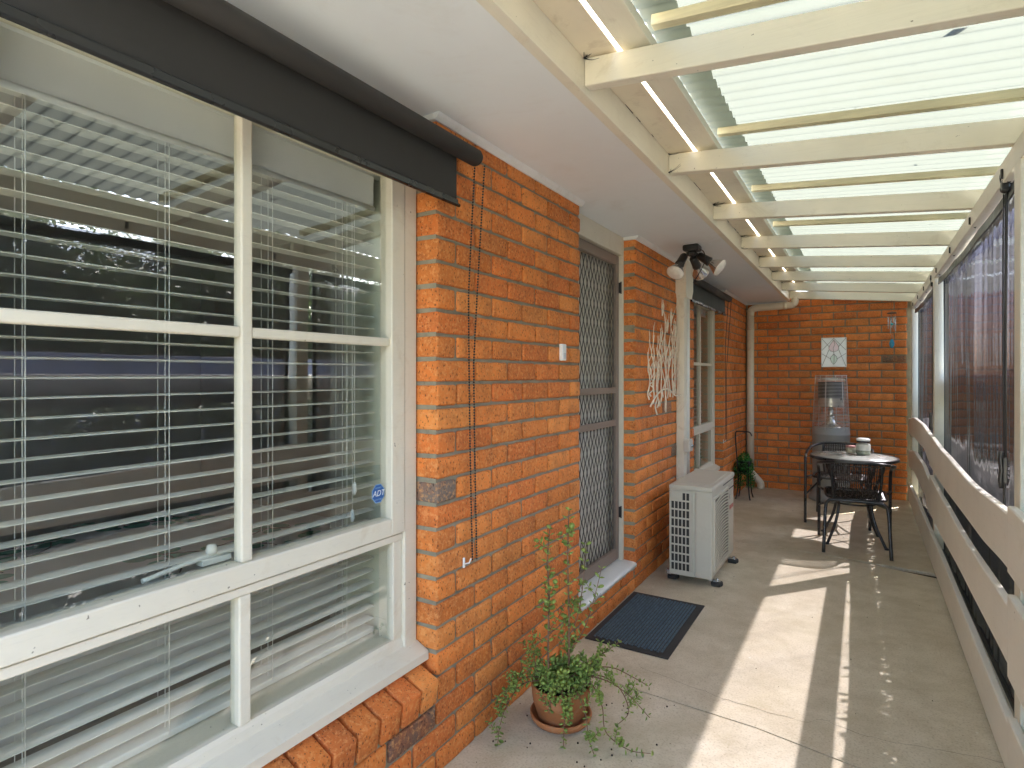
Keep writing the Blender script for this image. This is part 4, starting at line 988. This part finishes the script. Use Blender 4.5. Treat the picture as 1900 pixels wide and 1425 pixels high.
trail = [
 ([V(-.10,-.10,.17), V(-.13,-.19,.13), V(-.135,-.25,.06), V(-.12,-.29,.012)], 4),
 ([V(-.11,-.07,.175), V(-.16,-.15,.14), V(-.17,-.20,.07)], 4),
 ([V(.05,-.09,.17), V(.085,-.14,.13), V(.09,-.155,.06), V(.095,-.17,.015)], 3),
 ([V(.09,-.06,.175), V(.15,-.10,.13), V(.18,-.13,.05), V(.21,-.15,.012)], 3),
 ([V(.10,.02,.19), V(.19,.02,.20), V(.28,.02,.17), V(.37,.0,.12)], 3),
 ([V(.09,.05,.20), V(.18,.09,.22), V(.26,.12,.19), V(.32,.14,.16)], 3),
 ([V(.12,.0,.18), V(.19,-.03,.13), V(.22,-.06,.05), V(.31,-.07,.02), V(.39,-.05,.02)], 3),
 ([V(.08,.10,.21), V(.13,.18,.24), V(.17,.24,.27)], 2),
 ([V(.13,.03,.20), V(.22,.06,.17), V(.27,.05,.09), V(.24,.0,.05)], 3),
 ([V(-.02,.09,.20), V(-.02,.13,.25), V(.0,.14,.30)], 2),
 ([V(-.09,.03,.19), V(-.13,.03,.22), V(-.15,.01,.20)], 2),
 ([V(.0,-.09,.17), V(.015,-.12,.14), V(.01,-.125,.09)], 2),
]
for P, sd in trail: grow(V(rr.uniform(-.05,.05), rr.uniform(-.05,.05), .13), P, .0030, .0155, .0125, .95, 5, sd+2)
for q in range(16):
    a = rr.uniform(0,6.28); r_ = rr.uniform(.02,.09); grow(V(r_*cos(a), r_*sin(a), .13), [V(r_*1.15*cos(a), r_*1.15*sin(a), .155), V(r_*1.3*cos(a)+rr.uniform(-.02,.02), r_*1.3*sin(a)+rr.uniform(-.02,.02), rr.uniform(.17,.22))], .0022, .021, .011, 1, 2, 2)
# little crumbs on the floor
s = MB()
for q in range(60):
    x = PX+rr.uniform(-.2,.5); y = PY+rr.uniform(-.45,.35)
    if x < W+.01 or (x-PX)**2+(y-PY)**2 < .0175: continue
    s.ball((x,y,.002), rr.uniform(.0012,.0045), 6, 4)
for q in range(40): s.ball((rr.uniform(-1.25,.40), rr.uniform(1.9,7.6), .0015), rr.uniform(.001,.003), 5, 4)
tag(s.build("soil_crumbs", m_soil, loc=(PX,PY,0)), "dark crumbs of soil scattered over the concrete floor", "crumbs", kind="stuff")

# ------------------------------------------------------------------ plant stand
SX, SY = -1.165, 7.02
e = empty("plant_stand", (SX, SY, 0), "dark iron plant stand with a high handle beside the corner downpipe", "plant stand")
s = MB(); r_ = .0075
s.tube(smooth_path([(SX-.07,SY-.03,.42),(SX-.085,SY-.03,.60),(SX-.09,SY-.03,.74),(SX-.06,SY-.03,.765),(SX+.03,SY-.03,.765),(SX+.065,SY-.03,.755),(SX+.085,SY-.03,.72)],5), r_, 8)
s.build("handle", m_blackm, e)
for (dx, dy) in ((.07,-.09),(-.07,-.09),(.07,.09),(-.07,.09)):
    s = MB(); s.tube(smooth_path([(SX+dx*.9,SY+dy*.9,.44),(SX+dx*.75,SY+dy*.75,.25),(SX+dx*.9,SY+dy*.9,.08),(SX+dx*1.1,SY+dy*1.1,.004)],5), r_, 8); s.build("leg", m_blackm, e)
s = MB(); s.tube([(SX+.085*cos(a), SY+.085*sin(a), .30) for a in [2*pi*q/20 for q in range(21)]], .005, 6, cap=False); s.build("ring", m_blackm, e)
e = empty("potted_fern", (SX, SY, .30), "bright green bushy trailing plant in a pot held by the plant stand", "potted plant")
s = MB(); s.lathe([(.0001,.305),(.055,.305),(.078,.43),(.082,.43),(.070,.42),(.0001,.42)], (SX,SY,0), 24); s.build("pot", m_rubber, e)
s = MB(); rr = random.Random(4)
for q in range(1500):
    a = rr.uniform(0,6.28); h = rr.random()**.8; r_ = (.045+.075*sin(min(1,h*1.25)*pi*.62))*sqrt(rr.uniform(.2,1)); z = .50-h*.36*(1.0 if cos(a-5) > -.2 else .7)+rr.uniform(-.02,.03)
    c = Vector((SX+r_*cos(a), SY+r_*sin(a)-.01, z)); d = Vector((rr.uniform(-1,1),rr.uniform(-1,1),rr.uniform(-1,.6))).normalized()*rr.uniform(.010,.020); w_ = d.cross(Vector((rr.uniform(-1,1),rr.uniform(-1,1),1))).normalized()*rr.uniform(.004,.008)
    s.add([c-d, c+w_, c+d, c-w_], [(0,1,2,3)])
s.build("foliage", m_fern, e)

# ------------------------------------------------------------------ patio heater
HX, HY_ = -.318, 7.44
e = empty("patio_heater", (HX, HY_, 0), "grey cylindrical gas patio heater with wire cage standing against the end wall", "patio heater")
m_hg = M("grey enamel", (.33,.345,.34), .38, .05, 5, 100, .05)
s = MB(); s.lathe([(.0001,.0),(.215,.0),(.222,.02),(.222,.05),(.190,.09),(.187,.10),(.187,.735),(.190,.74),(.190,.752),(.187,.757),(.187,.815),(.183,.822),(.0001,.822)], (HX,HY_,0), 48); s.build("body", m_hg, e)
s = MB(); s.lathe([(.12,.822),(.11,.835),(.085,.85),(.05,.885),(.042,.93),(.04,.95),(.0001,.955)], (HX,HY_,0), 28); s.lathe([(.030,.955),(.030,1.02),(.016,1.04),(.016,1.10),(.0001,1.11)], (HX,HY_,0), 16); s.build("burner", M("polished steel", (.72,.71,.66), .22, .05, metal=.8), e)
s = MB(); s.lathe([(.128,1.10),(.130,1.11),(.130,1.325),(.128,1.33)], (HX,HY_,0), 40, mi=0); s.lathe([(.131,1.055),(.131,1.15)], (HX,HY_,0), 40, mi=1); s.build("emitter_screen", [M("dark perforated steel", (.05,.05,.052), .4, .3, 40, 300, .5, metal=.4), M("heated steel", (.55,.50,.42), .3, .2, metal=.7)], e)
s = MB(); s.lathe([(.150,1.345),(.14,1.355),(.08,1.372),(.0001,1.378)], (HX,HY_,0), 40); s.lathe([(.150,1.345),(.0001,1.343)], (HX,HY_,0), 40); s.build("reflector", M("pale reflector metal", (.70,.69,.62), .25, .05, metal=.5), e)
s = MB(); m_wire = M("steel wire", (.72,.70,.67), .4, .05, metal=.3)
for k in range(37):
    z = .835+k*.0155; R0 = .186-(z-.82)*.055
    s.tube([(HX+R0*cos(a), HY_+R0*sin(a), z) for a in [2*pi*q/28 for q in range(29)]], .0019, 4, cap=False)
for q in range(6):
    a = 2*pi*(q+.25)/6; s.tube([(HX+.188*cos(a), HY_+.188*sin(a), .80), (HX+.157*cos(a), HY_+.157*sin(a), 1.405)], .0032, 6)
s.tube([(HX+.157*cos(a), HY_+.157*sin(a), 1.403) for a in [2*pi*q/32 for q in range(33)]], .003, 6, cap=False)
s.build("wire_cage", m_wire, e)

# ------------------------------------------------------------------ table and chairs
TX, TY = -.078, 5.72
e = empty("bistro_table", (TX, TY, 0), "small round outdoor table with a grey stone look top and black rim", "table")
s = MB(); s.lathe([(.0001,.716),(.313,.716),(.3135,.7135)], (TX,TY,0), 64); s.lathe([(.0001,.700),(.312,.700)], (TX,TY,0), 64)
m_ttop = M("mottled grey tabletop", (.42,.43,.40), .22, .35, 12, 50, .1, dirt=(.62,.62,.57), dirt_amt=.7, dscale=8)
s.build("tabletop", m_ttop, e)
s = MB(); s.lathe([(.312,.700),(.314,.692),(.324,.690),(.331,.697),(.331,.712),(.325,.719),(.315,.7185),(.312,.715)], (TX,TY,0), 64); s.build("rim", m_blackm, e)
for k in range(4):
    a = pi/4+k*pi/2+.12; s = MB(); P = [(TX+r_*cos(a), TY+r_*sin(a), z) for r_, z in ((.275,.695),(.265,.62),(.19,.45),(.165,.33),(.20,.18),(.285,.02),(.30,.006))]
    s.tube(smooth_path(P,5), .0115, 10); s.lathe([(.0001,.0),(.018,.0),(.018,.008),(.012,.014)], (TX+.30*cos(a),TY+.30*sin(a),0), 12); s.build("leg", m_blackm, e)
s = MB(); s.tube([(TX+.168*cos(a), TY+.168*sin(a), .33) for a in [2*pi*q/28 for q in range(29)]], .007, 8, cap=False); s.build("ring_brace", m_blackm, e)
m_weave = M("dark brown wicker", (.035,.026,.022), .26, .5, 60, 120, .3)
def make_chair():
    e = empty("wicker_chair", (0,0,0), "black tube and wicker armchair with its back to the camera, tucked under the table", "chair", "wicker chairs at the round table")
    tb = .0125
    half = [(0,-.262,.722),(.10,-.258,.722),(.17,-.238,.716),(.225,-.185,.704),(.262,-.09,.688),(.272,.03,.668),(.272,.14,.648),(.268,.215,.622),(.264,.245,.575),(.262,.256,.45),(.262,.265,.2),(.262,.272,.004)]
    s = MB(); L_ = [(-a,b,c) for a,b,c in half[::-1]]+half[1:]; s.tube(smooth_path(L_,5), tb, 12); s.build("arm_hoop", m_blackm, e)
    s = MB(); h2 = [(0,-.198,.412),(.15,-.198,.411),(.193,-.205,.398),(.211,-.222,.35),(.220,-.262,.15),(.226,-.285,.004)]
    s.tube(smooth_path([(-a,b,c) for a,b,c in h2[::-1]]+h2[1:],5), tb, 12); s.build("rear_leg_hoop", m_blackm, e)
    s = MB()
    for sx in (-1,1):
        s.tube(smooth_path([(sx*.165,-.238,.712),(sx*.168,-.225,.60),(sx*.160,-.205,.50),(sx*.150,-.192,.425)],4), .0105, 10)
        s.tube(smooth_path([(sx*.150,-.192,.425),(sx*.20,-.16,.432),(sx*.215,0,.436),(sx*.210,.16,.438),(sx*.17,.215,.436),(0,.225,.432)],4), .0105, 10)
        s.tube([(sx*.213,.06,.434),(sx*.264,.245,.434)], .009, 8); s.tube(smooth_path([(sx*.13,-.19,.405),(sx*.18,-.05,.36),(sx*.235,.18,.30),(sx*.262,.262,.27)],4), .009, 8)
    s.tube([(-.150,-.192,.425),(.150,-.192,.425)], .0105, 10); s.build("seat_frame", m_blackm, e)
    s = MB(); n = 21
    for i in range(n):
        x = -.152+.304*i/(n-1); P = [(x*(1.03-.14*(1-q)), -.192-.050*q-.010*sin(pi*q)*(1-(x/.17)**2)-.022*q*(1-(x/.17)**2)+.0025*((i%2)*2-1)*sin(q*9), .425+.29*q) for q in [j/8 for j in range(9)]]
        s.tube(P, .0042, 5)
    for z in (.50,.56,.66,.695):
        q = (z-.425)/.29; s.tube([(x*(1.03-.14*(1-q)), -.192-.050*q-.010*sin(pi*q)*(1-(x/.17)**2)-.022*q*(1-(x/.17)**2)+.005*((j%2)*2-1), z) for j, x in enumerate([-.156+.312*k/26 for k in range(27)])], .0036, 5)
    s.build("backrest", m_weave, e)
    s = MB(); n = 34
    for i in range(n):
        y = -.185+.40*i/(n-1); hw = .205 if -.15 < y < .17 else .19
        s.tube([(x, y, .434-.010*(1-(x/.21)**2)+.0012*((i+j)%2)) for j, x in enumerate([-hw+2*hw*k/12 for k in range(13)])], .0058, 5)
    s.build("seat", m_weave, e)
    return e
ch = make_chair(); ch.location = (-.062, 5.492, 0); ch.rotation_euler.z = .05
c2 = copy_tree(ch); c2.location = (-.20, 6.42, 0); c2.rotation_euler.z = pi-.06
c2["label"] = "black wicker armchair on the heater side of the table, facing the camera"
e = empty("candle_jar", (-.098, 5.90, .7165), "small pink candle in a clear glass tumbler on the table", "candle")
m_gj = glass_material("jar glass", 1.5, (.93,.95,.93), 0, 0)
s = MB(); s.lathe([(.0001,.717),(.040,.717),(.042,.722),(.042,.80),(.0395,.80),(.039,.724)], (-.098,5.90,0), 28); s.build("tumbler", m_gj, e)
s = MB(); s.lathe([(.0001,.724),(.038,.724),(.038,.77),(.0001,.77)], (-.098,5.90,0), 28); s.lathe([(.0385,.77),(.0385,.786),(.0001,.787)], (-.098,5.90,0), 28, mi=1); s.build("wax", [M("cream wax", (.72,.62,.50), .5, .04), M("pink wax", (.72,.32,.33), .5, .05)], e)
JX, JY = -.005, 5.86
e = empty("sand_jar", (JX, JY, .7165), "white lidded glass jar with a dark band on the table, right of the candle", "jar")
s = MB(); s.lathe([(.0001,.717),(.050,.717),(.056,.725),(.058,.80),(.054,.82),(.046,.828)], (JX,JY,0), 32); s.build("glass_body", m_gj, e)
s = MB(); s.lathe([(.0001,.719),(.048,.719),(.0535,.727),(.0535,.755),(.0001,.758)], (JX,JY,0), 28, mi=0); s.lathe([(.0550,.757),(.0550,.800),(.050,.812),(.0001,.815)], (JX,JY,0), 28, mi=1); s.build("filling", [M("pale green stones", (.35,.38,.30), .7, .3, 60), M("white filling", (.72,.71,.68), .8, .08, 30)], e)
s = MB(); s.lathe([(.049,.822),(.052,.826),(.052,.836),(.048,.84)], (JX,JY,0), 28, mi=0); s.lathe([(.0001,.862),(.035,.860),(.053,.852),(.054,.845),(.050,.838)], (JX,JY,0), 28, mi=1); s.build("lid", [m_black, m_white], e)

# ------------------------------------------------------------------ wind chime
KX, KY = .262, 7.62
e = empty("wind_chime", (KX, KY, 2.0), "small wind chime with metal tubes and a blue stone hanging by the end wall", "wind chime")
s = MB(); s.lathe([(.0001,2.103),(.012,2.102),(.040,2.096),(.044,2.090),(.044,2.082),(.0001,2.082)], (KX,KY,0), 20); s.tube([(KX,KY,2.10),(KX,KY+.04,2.235)], .0012, 5); s.build("top_disc", M("dark brown wood", (.10,.055,.03), .5, .2), e)
for k, (dx, zl) in enumerate(((-.034,1.915),(-.012,1.865),(.018,1.90),(.034,1.875),(.0,1.93))):
    s = MB(); dy = (-.02,.02,-.025,.01,.03)[k]; s.tube([(KX+dx,KY+dy,2.05),(KX+dx,KY+dy,zl)], .0052, 10); s.tube([(KX+dx,KY+dy,2.05),(KX+dx,KY+dy,2.085)], .0008, 4); s.build("chime_tube", m_chrome, e)
s = MB(); s.tube([(KX,KY,2.085),(KX,KY,1.81)], .0008, 4); s.ball((KX,KY-.012,1.965), .014, 10, 6); s.build("striker", M("turquoise bead", (.05,.42,.48), .3, .1), e)
s = MB(); s.lathe([(.0001,-.055),(.012,-.048),(.024,-.020),(.024,.005),(.014,.035),(.004,.05),(.0001,.052)], (KX,KY,1.755), 16, M=Matrix.Diagonal((1,.3,1))); s.build("sail", M("blue agate", (.02,.28,.42), .2, .3, 25), e)

# ------------------------------------------------------------------ garden beyond: trees
def make_tree(h, cr, seed, nl=24000):
    rr = random.Random(seed); e = empty("gum_tree", (0,0,-.22), "tall leafy gum tree standing beyond the patio blinds", "tree", "trees in the garden beyond the patio")
    s = MB(); base = Vector((0,0,-.22)); top = Vector((rr.uniform(-.4,.4), rr.uniform(-.4,.4), h*.62))
    P = smooth_path([base, base.lerp(top,.4)+Vector((rr.uniform(-.2,.2),rr.uniform(-.2,.2),0)), top], 6); s.tube(P, [.20*(1-.6*i/len(P)) for i in range(len(P))], 10)
    cl = []
    for b in range(9):
        a = rr.uniform(0,6.28); st = P[rr.randint(4, len(P)-1)]; en = st+Vector((cos(a)*cr*rr.uniform(.4,.85), sin(a)*cr*rr.uniform(.4,.85), rr.uniform(.4,.35*h)))
        Q = smooth_path([st, st.lerp(en,.5)+Vector((0,0,.15)), en], 4); s.tube(Q, [.07*(1-.8*i/len(Q)) for i in range(len(Q))], 6); cl += [(en, rr.uniform(.5,.95)), (st.lerp(en,.65), rr.uniform(.35,.7))]
    s.build("trunk", m_bark, e)
    for k in range(10): a = rr.uniform(0,6.28); q = rr.random(); cl.append((Vector((cos(a)*cr*q*.9, sin(a)*cr*q*.9, h*rr.uniform(.25,.95))), rr.uniform(.4,.9)))
    s = MB()
    for q in range(nl):
        c, R = rr.choice(cl); v = Vector((rr.gauss(0,1), rr.gauss(0,1), rr.gauss(0,.8))); v = v.normalized()*R*rr.uniform(.45,1)
        p = c+v; d = Vector((rr.uniform(-1,1),rr.uniform(-1,1),rr.uniform(-1,.4))).normalized()*rr.uniform(.05,.09); w_ = d.cross(Vector((rr.uniform(-1,1),rr.uniform(-1,1),.5))).normalized()*rr.uniform(.015,.03)
        s.add([p-d, p+w_, p+d, p-w_], [(0,1,2,3)])
    s.build("crown", m_tree, e); return e
t1 = make_tree(4.6, 1.9, 1); t2 = make_tree(3.6, 1.7, 2)
spots = [(7.6,3.4,0,.6),(7.8,8.6,0,2.9),(8.6,6.4,0,4.4),(7.2,-1.0,1,0),(9.5,3.2,0,1.2),(7.0,5.6,1,2.2),(11,7.2,0,3.1),(9,11,1,.7),(12,-4.5,0,4.0),(12,15,0,5.0),(7.2,17,1,1.9),(5.0,-6,1,3.3),(15,0.5,0,2.0),(14,21,0,.3)]
labels = ["gum tree right of the bushy one, opposite the camera bay","gum tree opposite the table beyond the fence","gum tree in the cluster opposite the middle bay","bushy gum tree left of the gap in the garden, nearest the near bay","tall gum tree straight behind the middle patio bay","low bushy gum tree just behind the far patio bay","tall gum tree behind the low bushy one near the far bay","bushy gum tree past the end wall in the garden","tall gum tree at the near end of the garden","tall gum tree far beyond the end wall","bushy gum tree far past the end wall close to the path","bushy gum tree behind the camera end of the patio","farthest tall gum tree behind the near bay","most distant tall gum tree at the garden end"]
first = {}
for (x, y, k, rz), lb in zip(spots, labels):
    src = (t1, t2)[k]
    o = src if k not in first else copy_tree(src)
    first[k] = 1; o.location = (x, y, -.22); o.rotation_euler.z = rz; o["label"] = lb
# boundary fence
e = empty("boundary_fence", (4.75, 6, -.2), "plain dark slate metal boundary fence across the gravel drive from the patio", "fence")
s = MB(); n = 900
vs = []; fs = []
for i in range(n+1):
    y = -13+43*i/n; x = 4.75+.018*(1 if (i % 10) < 5 else -1)
    vs += [(x, y, -.2), (x, y, 1.62)]
    if i: fs.append((2*i-2, 2*i-1, 2*i+1, 2*i))
s.add(vs, fs); m_fence = M("slate painted metal", (.21,.225,.31), .4, .1, 3, 30, .05)
s.build("panel", m_fence, e); s = MB(); s.cb(4.71, 4.79, -13, 30, 1.60, 1.65, .004); s.build("top_rail", m_fence, e)
for i in range(19):
    s = MB(); s.cb(4.69, 4.73, -13+i*2.35, -12.94+i*2.35, -.2, 1.60, .003); s.build("post", m_fence, e)
# shrub row added outside the railing to block sun through its gaps
s = MB(); rr = random.Random(19)
for q in range(62000):
    y = rr.uniform(-.3,7.9); cl = mn.noise(Vector((y*1.9, 2, 0))); x = .84+rr.gauss(0,.095)+.05*cl; z = -.2+rr.random()**.8*(1.57+.05*cl)
    p = Vector((max(.66,x),y,z)); d = Vector((rr.uniform(-1,1),rr.uniform(-1,1),rr.uniform(-1,1))).normalized()*rr.uniform(.018,.038); w_ = d.cross(Vector((rr.uniform(-1,1),rr.uniform(-1,1),1))).normalized()*rr.uniform(.010,.018)
    s.add([p-d, p+w_, p+d, p-w_], [(0,1,2,3)])
for q in range(7000):
    y = rr.uniform(-.3,7.9); p = Vector((.84+rr.gauss(0,.03), y, -.15+rr.random()*1.42)); d = Vector((rr.uniform(-.5,.5),rr.uniform(-1,1),rr.uniform(-1,1))).normalized()*rr.uniform(.03,.05); w_ = d.cross(Vector((1,rr.uniform(-.4,.4),rr.uniform(-.4,.4)))).normalized()*rr.uniform(.02,.035)
    s.add([p-d, p+w_, p+d, p-w_], [(0,1,2,3)])
for q in range(120):
    y = rr.uniform(-.3,7.9); s.tube([(.84,y,-.2),(.84+rr.uniform(-.1,.1),y+rr.uniform(-.1,.1),.4),(.84+rr.uniform(-.14,.14),y+rr.uniform(-.2,.2),1.0)], [.008,.006,.003], 5)
tag(s.build("hedge", leafmat("grey green added hedge leaf", (.13,.16,.12), (.30,.34,.24), .4), loc=(.84,3.8,-.2)), "added hedge directly outside the cream railing, blocking sun through its gaps", "hedge")
# low hedge belt in the garden
s = MB(); rr = random.Random(9)
for q in range(9000):
    y = rr.uniform(-12,26); x = 6.2+rr.uniform(-.5,.5)+.5*sin(y*.7); z = -.2+rr.random()**.7*(1.15+.35*sin(y*1.3)); d = Vector((rr.uniform(-1,1),rr.uniform(-1,1),rr.uniform(-1,1))).normalized()*rr.uniform(.05,.11); w_ = d.cross(Vector((rr.uniform(-1,1),rr.uniform(-1,1),1))).normalized()*rr.uniform(.03,.05)
    p = Vector((x,y,z)); s.add([p-d, p+w_, p+d, p-w_], [(0,1,2,3)])
tag(s.build("hedge", m_tree, loc=(6.2,5,-.2)), "distant dark green hedge behind the slate boundary fence", "hedge")
